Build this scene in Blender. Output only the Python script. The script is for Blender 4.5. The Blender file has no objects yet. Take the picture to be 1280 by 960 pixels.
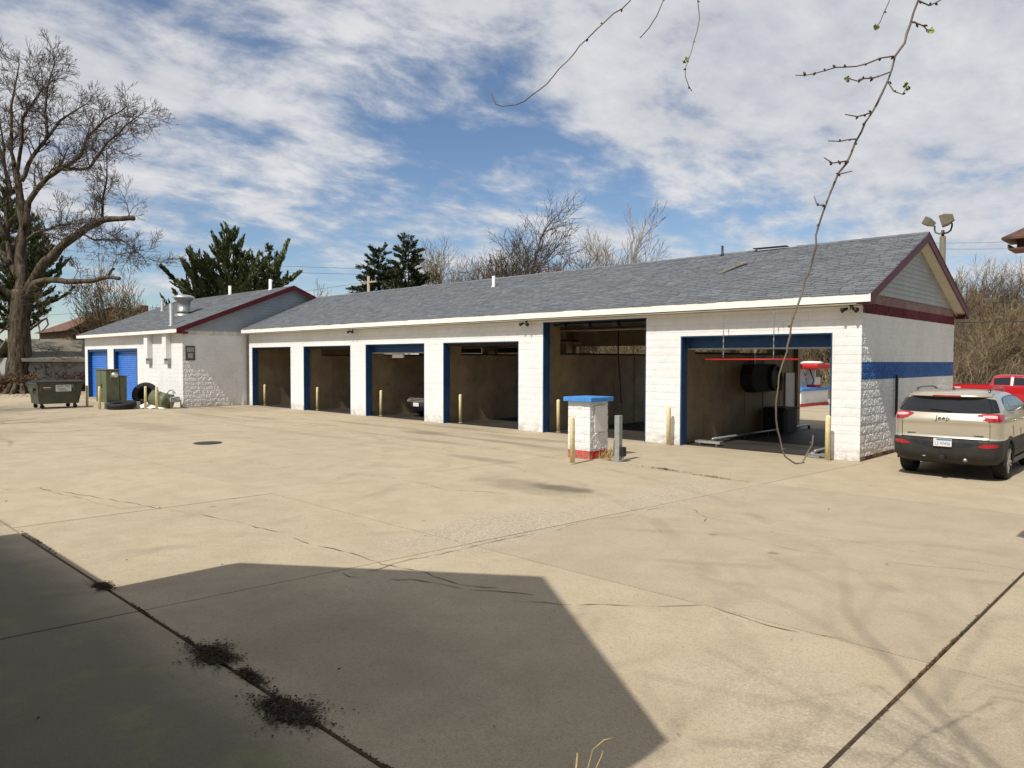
import bpy, bmesh, math, random
from mathutils import Vector, Matrix, noise as mnoise

scene = bpy.context.scene
COL = scene.collection
rnd = random.Random(7)

# ------------------------------------------------------------------ camera

FWD = Vector((-0.6951, 0.7182, -0.0318)).normalized()
RIGHT = Vector((0.7185, 0.6955, 0.0027)); RIGHT = (RIGHT - FWD * RIGHT.dot(FWD)).normalized()
UP = RIGHT.cross(FWD).normalized()
EYE = Vector((0, 0, 2.25))
FPX = 924.0
cam_data = bpy.data.cameras.new('camera')
cam_data.sensor_width = 36.0
cam_data.lens = 36.0 * FPX / 1280.0
cam_data.clip_start = 0.05
cam_data.clip_end = 3000
cam = bpy.data.objects.new('camera', cam_data)
COL.objects.link(cam)
mw = Matrix((RIGHT, UP, -FWD)).transposed().to_4x4()
mw.translation = EYE
cam.matrix_world = mw
scene.camera = cam

def at(x, y, depth):
    """the point of the place seen at a photo position, a given distance along the view"""
    return EYE + (FWD + RIGHT * ((x - 640) / FPX) - UP * ((y - 480) / FPX)) * depth
def ground_at(x, y, z=0.0):
    d = FWD + RIGHT * ((x - 640) / FPX) - UP * ((y - 480) / FPX)
    return EYE + d * ((z - EYE.z) / d.z)

# ------------------------------------------------------------------ light
SUN_EL = math.radians(50.5)
SUN_AZ = math.radians(6.0)
to_sun = Vector((math.sin(SUN_AZ) * math.cos(SUN_EL), -math.cos(SUN_AZ) * math.cos(SUN_EL), math.sin(SUN_EL)))
sun_data = bpy.data.lights.new('sun', 'SUN')
sun_data.energy = 5.0
sun_data.angle = math.radians(0.53)
sun_data.color = (1.0, 0.955, 0.88)
sun = bpy.data.objects.new('sun', sun_data)
COL.objects.link(sun)
sun.rotation_euler = to_sun.to_track_quat('Z', 'Y').to_euler()

SKY_STRENGTH = 0.075
world = bpy.data.worlds.new('World')
scene.world = world
world.use_nodes = True
wn, wl = world.node_tree.nodes, world.node_tree.links
wn.clear()
def wnode(t, **kw):
    n = wn.new(t)
    for k, v in kw.items(): setattr(n, k, v)
    return n
sky = wnode('ShaderNodeTexSky', sky_type='NISHITA')
sky.sun_disc = False
sky.sun_elevation = SUN_EL
sky.sun_rotation = math.radians(180) - SUN_AZ
sky.air_density = 1.0; sky.dust_density = 0.2; sky.ozone_density = 3.0
tc = wnode('ShaderNodeTexCoord')
sep = wnode('ShaderNodeSeparateXYZ'); wl.new(tc.outputs['Generated'], sep.inputs[0])
def wmath(op, a, b=None, clamp=False):
    n = wnode('ShaderNodeMath', operation=op); n.use_clamp = clamp
    for i, v in enumerate((a, b)):
        if v is None: continue
        if hasattr(v, 'type'): wl.new(v, n.inputs[i])
        else: n.inputs[i].default_value = v
    return n.outputs[0]
zc = wmath('ADD', wmath('MAXIMUM', sep.outputs[2], 0.0), 0.22)
cu = wmath('DIVIDE', sep.outputs[0], zc)
cv = wmath('DIVIDE', sep.outputs[1], zc)
comb = wnode('ShaderNodeCombineXYZ'); wl.new(cu, comb.inputs[0]); wl.new(cv, comb.inputs[1])
mapn = wnode('ShaderNodeMapping'); wl.new(comb.outputs[0], mapn.inputs[0])
mapn.inputs['Rotation'].default_value = (0, 0, 0)
mapn.inputs['Location'].default_value = (-17.462, -19.983, 0)
mapn.inputs['Scale'].default_value = (1.0, 0.72, 1)
def wnoise(scale, detail, rough, dist=0.0, off=0.0):
    n = wnode('ShaderNodeTexNoise'); wl.new(mapn.outputs[0], n.inputs['Vector'])
    n.inputs['Scale'].default_value = scale; n.inputs['Detail'].default_value = detail
    n.inputs['Roughness'].default_value = rough; n.inputs['Distortion'].default_value = dist
    return n.outputs[0]
big = wnoise(0.75, 3, 0.5, 0.4)
mid = wnoise(3.4, 10, 0.6, 0.25)
fine = wnoise(11.0, 7, 0.62, 0.2)
lowsky = wnode('ShaderNodeMapRange'); wl.new(sep.outputs[2], lowsky.inputs[0])
lowsky.inputs[1].default_value = 0.10; lowsky.inputs[2].default_value = 0.32; lowsky.inputs[3].default_value = -0.13; lowsky.inputs[4].default_value = 0.075
dens = wmath('ADD', wmath('ADD', wmath('MULTIPLY', big, 0.9), wmath('MULTIPLY', mid, 0.75)), wmath('MULTIPLY', fine, 0.24))
dens = wmath('ADD', dens, lowsky.outputs[0])
mr = wnode('ShaderNodeMapRange', interpolation_type='SMOOTHSTEP'); wl.new(dens, mr.inputs[0])
mr.inputs[1].default_value = 0.805; mr.inputs[2].default_value = 1.04
mr.inputs[3].default_value = 0.0; mr.inputs[4].default_value = 0.95
shade = wnode('ShaderNodeMapRange'); wl.new(wmath('ADD', wmath('MULTIPLY', mid, 0.6), wmath('MULTIPLY', fine, 0.4)), shade.inputs[0])
shade.inputs[1].default_value = 0.36; shade.inputs[2].default_value = 0.66
ccol = wnode('ShaderNodeMix', data_type='RGBA'); wl.new(shade.outputs[0], ccol.inputs['Factor'])
CL = 1.0 / SKY_STRENGTH
ccol.inputs['A'].default_value = (0.55 * CL, 0.57 * CL, 0.63 * CL, 1)
ccol.inputs['B'].default_value = (0.86 * CL, 0.86 * CL, 0.88 * CL, 1)
skyc = wnode('ShaderNodeMix', data_type='RGBA', blend_type='MULTIPLY'); skyc.inputs['Factor'].default_value = 1.0
wl.new(sky.outputs[0], skyc.inputs['A']); skyc.inputs['B'].default_value = (1.42, 1.45, 1.50, 1)
cmix = wnode('ShaderNodeMix', data_type='RGBA'); wl.new(mr.outputs[0], cmix.inputs['Factor'])
wl.new(skyc.outputs['Result'], cmix.inputs['A']); wl.new(ccol.outputs['Result'], cmix.inputs['B'])
bg = wnode('ShaderNodeBackground'); bg.inputs[1].default_value = SKY_STRENGTH
wl.new(cmix.outputs['Result'], bg.inputs[0])
wo = wnode('ShaderNodeOutputWorld'); wl.new(bg.outputs[0], wo.inputs[0])

scene.view_settings.view_transform = 'Standard'
scene.view_settings.look = 'None'
scene.view_settings.gamma = 1.0
scene.view_settings.use_curve_mapping = False
scene.view_settings.exposure = -0.12

# ------------------------------------------------------------------ materials
MATS = {}
class NT:
    def __init__(self, name):
        self.m = bpy.data.materials.new(name); self.m.use_nodes = True
        self.n = self.m.node_tree.nodes; self.l = self.m.node_tree.links
        self.n.clear()
        self.out = self.n.new('ShaderNodeOutputMaterial')
        self.b = self.n.new('ShaderNodeBsdfPrincipled')
        self.l.new(self.b.outputs[0], self.out.inputs[0])
        self.pos = self.n.new('ShaderNodeNewGeometry').outputs['Position']
    def node(self, t, **kw):
        n = self.n.new(t)
        for k, v in kw.items(): setattr(n, k, v)
        return n
    def math(self, op, a, b=None, c=None, clamp=False):
        n = self.node('ShaderNodeMath', operation=op); n.use_clamp = clamp
        for i, v in enumerate((a, b, c)):
            if v is None: continue
            if hasattr(v, 'type'): self.l.new(v, n.inputs[i])
            else: n.inputs[i].default_value = v
        return n.outputs[0]
    def noise(self, scale, detail=4, rough=0.55, dist=0.0, vec=None, stretch=None):
        n = self.node('ShaderNodeTexNoise')
        v = vec or self.pos
        if stretch:
            mp = self.node('ShaderNodeMapping'); self.l.new(v, mp.inputs[0]); mp.inputs['Scale'].default_value = stretch; v = mp.outputs[0]
        self.l.new(v, n.inputs['Vector'])
        n.inputs['Scale'].default_value = scale; n.inputs['Detail'].default_value = detail
        n.inputs['Roughness'].default_value = rough; n.inputs['Distortion'].default_value = dist
        return n.outputs[0]
    def ramp(self, v, a, b, lo=0.0, hi=1.0, smooth=True):
        n = self.node('ShaderNodeMapRange'); 
        if smooth: n.interpolation_type = 'SMOOTHSTEP'
        self.l.new(v, n.inputs[0])
        for i, x in enumerate((a, b, lo, hi)): n.inputs[i + 1].default_value = x
        return n.outputs[0]
    def mix(self, f, a, b, mode='MIX'):
        n = self.node('ShaderNodeMix', data_type='RGBA', blend_type=mode)
        if hasattr(f, 'type'): self.l.new(f, n.inputs['Factor'])
        else: n.inputs['Factor'].default_value = f
        for k, v in (('A', a), ('B', b)):
            if hasattr(v, 'type'): self.l.new(v, n.inputs[k])
            else: n.inputs[k].default_value = (v[0], v[1], v[2], 1)
        return n.outputs['Result']
    def base(self, c):
        if hasattr(c, 'type'): self.l.new(c, self.b.inputs['Base Color'])
        else: self.b.inputs['Base Color'].default_value = (c[0], c[1], c[2], 1)
    def bump(self, h, strength, dist=0.02):
        n = self.node('ShaderNodeBump'); n.inputs['Strength'].default_value = strength; n.inputs['Distance'].default_value = dist
        self.l.new(h, n.inputs['Height']); self.l.new(n.outputs[0], self.b.inputs['Normal'])
    def done(self, rough=0.7, metal=0.0, spec=0.3, coat=0.0):
        if not hasattr(rough, 'type'): self.b.inputs['Roughness'].default_value = rough
        else: self.l.new(rough, self.b.inputs['Roughness'])
        self.b.inputs['Metallic'].default_value = metal
        self.b.inputs['Specular IOR Level'].default_value = spec
        self.b.inputs['Coat Weight'].default_value = coat
        self.b.inputs['Coat Roughness'].default_value = 0.04
        return self.m
def sc(c, k): return (c[0] * k, c[1] * k, c[2] * k)

def M(name, col, rough=0.7, var=0.14, scale=3.0, bump=0.0, bscale=30.0, bdist=0.01, metal=0.0, spec=0.3, coat=0.0, dirt=0.0, dirtcol=(0.13, 0.10, 0.07), island=0.0):
    if name in MATS: return MATS[name]
    t = NT(name)
    n = t.noise(scale, 6, 0.6)
    c = t.mix(t.ramp(n, 0.3, 0.7), sc(col, 1 - var), sc(col, 1 + var))
    if island:
        g = t.node('ShaderNodeNewGeometry')
        c = t.mix(1.0, c, t.mix(g.outputs['Random Per Island'], (1 - island,) * 3, (1 + island,) * 3), 'MULTIPLY')
    if dirt:
        d = t.ramp(t.noise(scale * 2.3, 8, 0.7, 0.3), 0.52, 0.75, 0, dirt)
        c = t.mix(d, c, dirtcol)
    t.base(c)
    if bump: t.bump(t.noise(bscale, 4, 0.6), bump, bdist)
    MATS[name] = t.done(rough, metal, spec, coat)
    return MATS[name]

def concrete_material():
    t = NT('concrete'); P = t.pos
    big = t.noise(0.35, 5, 0.6); med = t.noise(1.6, 7, 0.62, 0.4); fin = t.noise(48, 4, 0.65); grit = t.noise(110, 3, 0.65)
    c = t.mix(t.ramp(big, 0.3, 0.7), (0.415, 0.344, 0.242), (0.457, 0.381, 0.271))
    c = t.mix(t.ramp(med, 0.35, 0.70, 0, 0.7), c, (0.362, 0.296, 0.204))
    c = t.mix(t.ramp(med, 0.34, 0.22, 0, 0.5), c, (0.50, 0.408, 0.288))
    oi = t.node('ShaderNodeObjectInfo')
    c = t.mix(1.0, c, t.mix(oi.outputs['Random'], (0.93, 0.935, 0.94), (1.05, 1.045, 1.03)), 'MULTIPLY')
    m6 = t.noise(7.5, 6, 0.68, 0.3); c = t.mix(t.ramp(m6, 0.52, 0.74, 0, 0.4), c, (0.335, 0.268, 0.18)); c = t.mix(t.ramp(m6, 0.40, 0.27, 0, 0.35), c, (0.50, 0.412, 0.295))
    pit = t.noise(20, 4, 0.7); c = t.mix(t.ramp(pit, 0.56, 0.70, 0, 0.45), c, (0.27, 0.212, 0.14)); c = t.mix(t.ramp(pit, 0.42, 0.30, 0, 0.3), c, (0.52, 0.43, 0.31))
    c = t.mix(t.ramp(fin, 0.5, 0.68, 0, 0.5), c, (0.26, 0.21, 0.135))
    c = t.mix(t.ramp(grit, 0.55, 0.68, 0, 0.6), c, (0.20, 0.165, 0.115))
    c = t.mix(t.ramp(grit, 0.44, 0.32, 0, 0.5), c, (0.56, 0.49, 0.38))
    # streaks washed out of the bays
    sx = t.noise(1.0, 5, 0.6, 0.3, stretch=(0.10, 1.3, 1))
    sp = t.node('ShaderNodeSeparateXYZ'); t.l.new(P, sp.inputs[0])
    band = t.math('MULTIPLY', t.ramp(sp.outputs[1], 9.5, 14.5), t.ramp(sp.outputs[0], -9.0, -14.0))
    c = t.mix(t.math('MULTIPLY', t.math('MULTIPLY', t.ramp(sx, 0.5, 0.66), band), 0.62), c, (0.19, 0.16, 0.115))
    def spot(x, y, rx, ry, soft=0.45, ns=2.2, rot=0.0):
        mp = t.node('ShaderNodeMapping'); t.l.new(P, mp.inputs[0]); mp.vector_type = 'TEXTURE'
        mp.inputs['Location'].default_value = (x, y, 0); mp.inputs['Scale'].default_value = (rx, ry, 1e3)
        mp.inputs['Rotation'].default_value = (0, 0, rot)
        ln = t.node('ShaderNodeVectorMath', operation='LENGTH'); t.l.new(mp.outputs[0], ln.inputs[0])
        d = t.math('ADD', ln.outputs['Value'], t.math('MULTIPLY', t.math('SUBTRACT', t.noise(ns, 5, 0.65), 0.5), 1.5))
        return t.ramp(d, 1.0 + soft, 1.0 - soft)
    # tyre marks swept round towards the bays, and drip marks along them
    for (cx_, cy_, rad, wdt, k) in ((-14.0, -2.0, 15.2, .16, .30), (-14.0, -2.0, 13.6, .16, .26), (-22.0, 2.0, 13.0, .2, .22), (-22.0, 2.0, 11.5, .2, .2), (2.0, -1.0, 10.4, .13, .22), (2.0, -1.0, 11.9, .13, .2)):
        vd = t.node('ShaderNodeVectorMath', operation='DISTANCE'); t.l.new(P, vd.inputs[0]); vd.inputs[1].default_value = (cx_, cy_, 0)
        off = t.math('ABSOLUTE', t.math('SUBTRACT', t.math('ADD', vd.outputs['Value'], t.math('MULTIPLY', t.noise(.4, 3, .5), .8)), rad + .4))
        c = t.mix(t.math('MULTIPLY', t.math('MULTIPLY', t.ramp(off, wdt, wdt * .35), t.ramp(t.noise(1.1, 5, .65), .42, .62)), k), c, (0.20, 0.165, 0.12))
    dv_ = t.node('ShaderNodeTexVoronoi'); t.l.new(P, dv_.inputs['Vector']); dv_.inputs['Scale'].default_value = 0.9
    drip = t.math('MULTIPLY', t.ramp(t.math('ADD', dv_.outputs['Distance'], t.math('MULTIPLY', t.noise(9, 3, .6), .12)), .13, .09), t.ramp(t.noise(.3, 2, .5), .48, .6))
    c = t.mix(t.math('MULTIPLY', drip, .45), c, (0.11, 0.092, 0.068))
    # moss plus painted-in shade deepening the cottage shadow, south of the wide joint
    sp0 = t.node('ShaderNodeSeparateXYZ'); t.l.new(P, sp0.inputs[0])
    moss_shade = t.math('MULTIPLY', t.ramp(t.math('ADD', sp0.outputs[1], t.math('MULTIPLY', t.noise(1.2, 5, .6), .8)), 2.95, 2.2), t.ramp(sp0.outputs[0], -2.2, -3.4))
    c = t.mix(t.math('MULTIPLY', moss_shade, .72), c, t.mix(t.ramp(t.noise(2.2, 6, .65), .5, .68), (0.115, 0.100, 0.080), (0.15, 0.145, 0.07)))
    # oil stain, small stains
    for (x, y, rx, ry, k) in ((-8.4, 9.95, 0.6, 0.26, 0.55), (-9.0, 9.7, 1.2, 0.5, 0.3), (-12.2, 11.6, 1.0, 0.25, 0.3), (-17.9, 14.6, 0.9, 0.4, 0.35), (-5.2, 3.2, 1.6, 0.8, 0.22), (-26, 9.3, 2.5, 0.7, 0.2)):
        c = t.mix(t.math('MULTIPLY', spot(x, y, rx, ry), k), c, (0.062, 0.055, 0.042))
    # worn patches where the stones of the mix show
    vor = t.node('ShaderNodeTexVoronoi'); t.l.new(P, vor.inputs['Vector']); vor.inputs['Scale'].default_value = 42
    stone = t.mix(t.ramp(vor.outputs['Distance'], 0.25, 0.6), (0.60, 0.55, 0.46), (0.22, 0.18, 0.13))
    bw = t.node('ShaderNodeRGBToBW'); t.l.new(vor.outputs['Color'], bw.inputs[0])
    stone = t.mix(0.5, stone, t.mix(bw.outputs[0], (0.26, 0.22, 0.16), (0.62, 0.55, 0.43)))
    worn = None
    for (x, y, rx, ry, k, ro) in ((-7.0, 7.0, 0.75, 1.5, 1.0, 0.12), (-6.7, 10.7, 0.6, 1.9, 0.85, 0.2), (-6.9, 8.9, 0.5, 1.2, 0.7, 0.1), (-1.4, 4.3, 0.8, 0.9, 0.45, 0), (-2.3, 4.9, 0.6, 0.5, 0.4, 0), (-6.0, 4.2, 0.25, 0.9, 0.4, 0.2)):
        s = t.math('MULTIPLY', spot(x, y, rx, ry, 0.5, 1.7, ro), k)
        worn = s if worn is None else t.math('MAXIMUM', worn, s)
    c = t.mix(t.math('MULTIPLY', worn, 0.62), c, stone)
    t.base(c)
    h = t.math('ADD', t.math('MULTIPLY', fin, 0.5), t.math('MULTIPLY', t.math('MULTIPLY', vor.outputs['Distance'], worn), -1.2))
    h = t.math('ADD', h, t.math('MULTIPLY', med, 0.8))
    t.bump(h, 0.35, 0.012)
    MATS['concrete'] = t.done(0.85, 0, 0.08)
concrete_material()

def wall_material(name, stripes):
    """painted split-face block: bands of paint by height; (z0, z1, colour)"""
    t = NT(name)
    c = t.mix(t.ramp(t.noise(1.3, 6, 0.6), 0.3, 0.7), (0.725, 0.712, 0.69), (0.80, 0.79, 0.77))
    sp = t.node('ShaderNodeSeparateXYZ'); t.l.new(t.pos, sp.inputs[0])
    zz = t.math('ADD', sp.outputs[2], t.math('MULTIPLY', t.math('SUBTRACT', t.noise(9, 3, 0.6), 0.5), 0.02))
    for z0, z1, col in stripes:
        f = t.math('MULTIPLY', t.ramp(zz, z0 - 0.004, z0 + 0.004), t.ramp(zz, z1 + 0.004, z1 - 0.004))
        cc = t.mix(t.ramp(t.noise(3, 7, 0.65), 0.35, 0.7), sc(col, 0.82), sc(col, 1.15))
        c = t.mix(f, c, cc)
    d = t.ramp(t.noise(2.4, 8, 0.72, 0.2, stretch=(1, 1, 0.35)), 0.56, 0.8, 0, 0.22)
    c = t.mix(d, c, (0.25, 0.21, 0.16))
    low = t.math('MULTIPLY', t.ramp(sp.outputs[2], 0.5, 0.0), t.ramp(t.noise(4, 7, 0.72), 0.36, 0.66, 0, 0.75))
    c = t.mix(low, c, (0.33, 0.27, 0.19))
    t.base(c)
    t.bump(t.noise(26, 6, 0.65), 0.5, 0.012)
    MATS[name] = t.done(0.75, 0, 0.25)
BLUE = (0.035, 0.125, 0.36); MAROON = (0.115, 0.010, 0.020)
wall_material('white_block', ())
wall_material('end_wall_paint', ((1.835, 2.24, BLUE), (3.335, 3.58, MAROON), (3.58, 3.80, (0.27, 0.17, 0.165)), (-1, 0.10, (0.09, 0.012, 0.012))))
wall_material('wing_wall_paint', ((3.42, 3.62, (0.62, 0.59, 0.54)),))
wall_material('island_paint', ((-1, 0.185, (0.50, 0.012, 0.016)),))
def shingle_material():
    t = NT('shingle')
    g = t.node('ShaderNodeNewGeometry')
    c = t.mix(g.outputs['Random Per Island'], (0.108, 0.116, 0.125), (0.165, 0.174, 0.184))
    c = t.mix(t.ramp(t.noise(0.5, 5, 0.6), 0.35, 0.7, 0, 0.5), c, (0.128, 0.136, 0.146))
    c = t.mix(t.ramp(t.noise(120, 2, 0.6), 0.55, 0.7, 0, 0.4), c, (0.3, 0.31, 0.33))
    t.base(c); t.bump(t.noise(150, 2, 0.6), 0.3, 0.004)
    MATS['shingle'] = t.done(0.92, 0, 0.15)
shingle_material()
def bark(name, col, k=1.0):
    t = NT(name)
    n = t.noise(7, 7, 0.65, 0.2, stretch=(1, 1, 0.25))
    c = t.mix(t.ramp(n, 0.3, 0.7), sc(col, 0.55), sc(col, 1.35))
    t.base(c); t.bump(n, 0.8, 0.04)
    MATS[name] = t.done(0.9, 0, 0.15)
bark('bark_dark', (0.105, 0.082, 0.062)); bark('bark_brown', (0.17, 0.13, 0.09)); bark('bark_pale', (0.30, 0.245, 0.17)); bark('bark_tan', (0.235, 0.18, 0.105))
bark('twig_red', (0.16, 0.085, 0.06)); bark('bark_shoot', (0.20, 0.165, 0.125))
M('brush', (0.17, 0.13, 0.08), 0.9, 0.3, 2, island=0.75)
M('cottage_wall', (0.09, 0.06, 0.045), 0.85, 0.2, 4)
M('house_brown', (0.2, 0.12, 0.085), 0.85, 0.25, 6)
t = NT('bark_old')
n1 = t.noise(5, 8, 0.7, 0.5, stretch=(1, 1, 0.22)); n2 = t.noise(1.1, 5, 0.6)
c = t.mix(t.ramp(n1, 0.36, 0.64), (0.028, 0.021, 0.016), (0.135, 0.105, 0.072)); c = t.mix(t.ramp(n2, 0.5, 0.7, 0, 0.4), c, (0.10, 0.10, 0.06))
t.base(c); t.bump(n1, 1.0, 0.09); MATS['bark_old'] = t.done(0.92, 0, 0.1)
M('crack_dirt', (0.15, 0.115, 0.075), 0.95, 0.3, 9)
M('dirt', (0.075, 0.055, 0.036), 0.95, 0.4, 6, 0.6, 30, 0.02)
def grass_material():
    t = NT('dry_grass')
    n = t.noise(0.25, 7, 0.65); f = t.noise(14, 5, 0.7)
    c = t.mix(t.ramp(n, 0.35, 0.65), (0.185, 0.135, 0.07), (0.115, 0.105, 0.045))
    c = t.mix(t.ramp(f, 0.35, 0.7, 0, 0.7), c, (0.075, 0.055, 0.03))
    t.base(c); t.bump(f, 0.8, 0.06); MATS['dry_grass'] = t.done(0.95, 0, 0.1)
grass_material()
M('tan_panel', (0.34, 0.255, 0.155), 0.6, 0.2, 1.1, dirt=0.55, dirtcol=(0.09, 0.07, 0.045))
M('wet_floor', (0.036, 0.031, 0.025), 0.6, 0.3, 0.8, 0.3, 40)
M('dark_wood', (0.05, 0.036, 0.024), 0.85, 0.3, 4)
M('blue_paint', (0.012, 0.050, 0.135), 0.45, 0.15, 5, dirt=0.12)
M('door_blue', (0.055, 0.20, 0.62), 0.35, 0.12, 5, 0.1, 60)
M('cap_blue', (0.06, 0.24, 0.58), 0.5, 0.1, 6)
M('maroon_trim', MAROON, 0.5, 0.2, 5, dirt=0.12)
M('white_trim', (0.80, 0.775, 0.72), 0.55, 0.05, 2, dirt=0.1, dirtcol=(0.4, 0.34, 0.25))
M('soffit', (0.62, 0.58, 0.47), 0.7, 0.08, 2)
M('siding', (0.40, 0.42, 0.43), 0.6, 0.08, 2)
M('siding_blue', (0.32, 0.355, 0.385), 0.6, 0.08, 2)
M('mortar', (0.62, 0.60, 0.56), 0.9, 0.1, 5)
M('black_metal', (0.018, 0.017, 0.017), 0.45, 0.3, 9, spec=0.4)
M('galvanized', (0.36, 0.36, 0.35), 0.42, 0.15, 7, metal=0.65)
M('grey_metal', (0.33, 0.33, 0.31), 0.5, 0.12, 7, metal=0.3)
M('aluminium', (0.62, 0.61, 0.58), 0.35, 0.1, 7, metal=0.8)
M('white_plastic', (0.78, 0.77, 0.73), 0.5, 0.05, 5)
M('yellow_paint', (0.72, 0.61, 0.34), 0.55, 0.1, 9, dirt=0.3, dirtcol=(0.35, 0.25, 0.1))
M('rubber', (0.022, 0.021, 0.02), 0.8, 0.3, 12, 0.3, 60)
M('glass_dark', (0.012, 0.014, 0.016), 0.04, 0.1, 2, spec=0.6)
M('car_gold', (0.53, 0.475, 0.375), 0.30, 0.03, 2, metal=0.45, spec=0.5, coat=0.7)
M('car_red', (0.40, 0.005, 0.010), 0.28, 0.04, 2, spec=0.5, coat=0.8)
M('car_white', (0.78, 0.78, 0.77), 0.3, 0.03, 2, spec=0.5, coat=0.6)
M('car_black', (0.012, 0.012, 0.014), 0.22, 0.1, 2, spec=0.5, coat=0.8)
M('black_plastic', (0.030, 0.029, 0.027), 0.6, 0.15, 8, 0.15, 200)
M('tail_red', (0.36, 0.010, 0.016), 0.12, 0.1, 10, spec=0.6, coat=1.0)
M('tail_clear', (0.70, 0.42, 0.40), 0.12, 0.1, 10, spec=0.6, coat=1.0)
M('chrome', (0.6, 0.6, 0.58), 0.15, 0.05, 5, metal=1.0)
M('chrome_dark', (0.13, 0.125, 0.11), 0.25, 0.05, 5, metal=0.8)
M('dumpster_green', (0.075, 0.077, 0.052), 0.5, 0.2, 3, dirt=0.3)
M('cabinet_green', (0.125, 0.135, 0.075), 0.5, 0.12, 3, dirt=0.15)
M('pad_concrete', (0.40, 0.35, 0.26), 0.85, 0.15, 5, 0.3)
M('red_paint', (0.46, 0.022, 0.02), 0.45, 0.1, 6)
M('leaf_brown', (0.11, 0.062, 0.03), 0.85, 0.4, 20, island=0.6)
M('leaf_dark', (0.06, 0.038, 0.024), 0.9, 0.4, 20, island=0.7)
M('straw', (0.42, 0.30, 0.13), 0.85, 0.3, 20, island=0.5)
M('needle', (0.078, 0.098, 0.034), 0.7, 0.3, 1.5, island=0.55)
M('needle_dark', (0.062, 0.072, 0.030), 0.7, 0.3, 1.0, island=0.6)
M('bud_green', (0.22, 0.27, 0.05), 0.7, 0.2, 20)
M('brown_roof', (0.135, 0.075, 0.05), 0.9, 0.25, 4, island=0.3)
M('olive_roof', (0.16, 0.145, 0.105), 0.9, 0.25, 1.5, 0.3, 30)
M('grey_roof', (0.16, 0.17, 0.19), 0.9, 0.15, 3, island=0.3)
M('brick_red', (0.24, 0.11, 0.075), 0.85, 0.25, 6)
M('house_white', (0.70, 0.68, 0.63), 0.7, 0.06, 2)
M('garage_siding', (0.34, 0.33, 0.30), 0.65, 0.1, 1)
M('cloth_white', (0.72, 0.70, 0.64), 0.9, 0.12, 12, 0.4, 20)
M('tan_fixture', (0.15, 0.13, 0.088), 0.5, 0.12, 8)
M('pole_wood', (0.36, 0.30, 0.22), 0.85, 0.2, 4)
M('feeder_wood', (0.105, 0.055, 0.038), 0.7, 0.3, 12, 0.3, 60)
M('sign_face', (0.62, 0.62, 0.58), 0.6, 0.05, 5)
M('ink', (0.02, 0.02, 0.02), 0.7, 0.05, 5)
M('plate_blue', (0.09, 0.17, 0.33), 0.5, 0.1, 20)
M('label_red', (0.45, 0.10, 0.08), 0.6, 0.1, 20)
M('wire', (0.06, 0.06, 0.065), 0.7, 0.1, 5)

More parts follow.
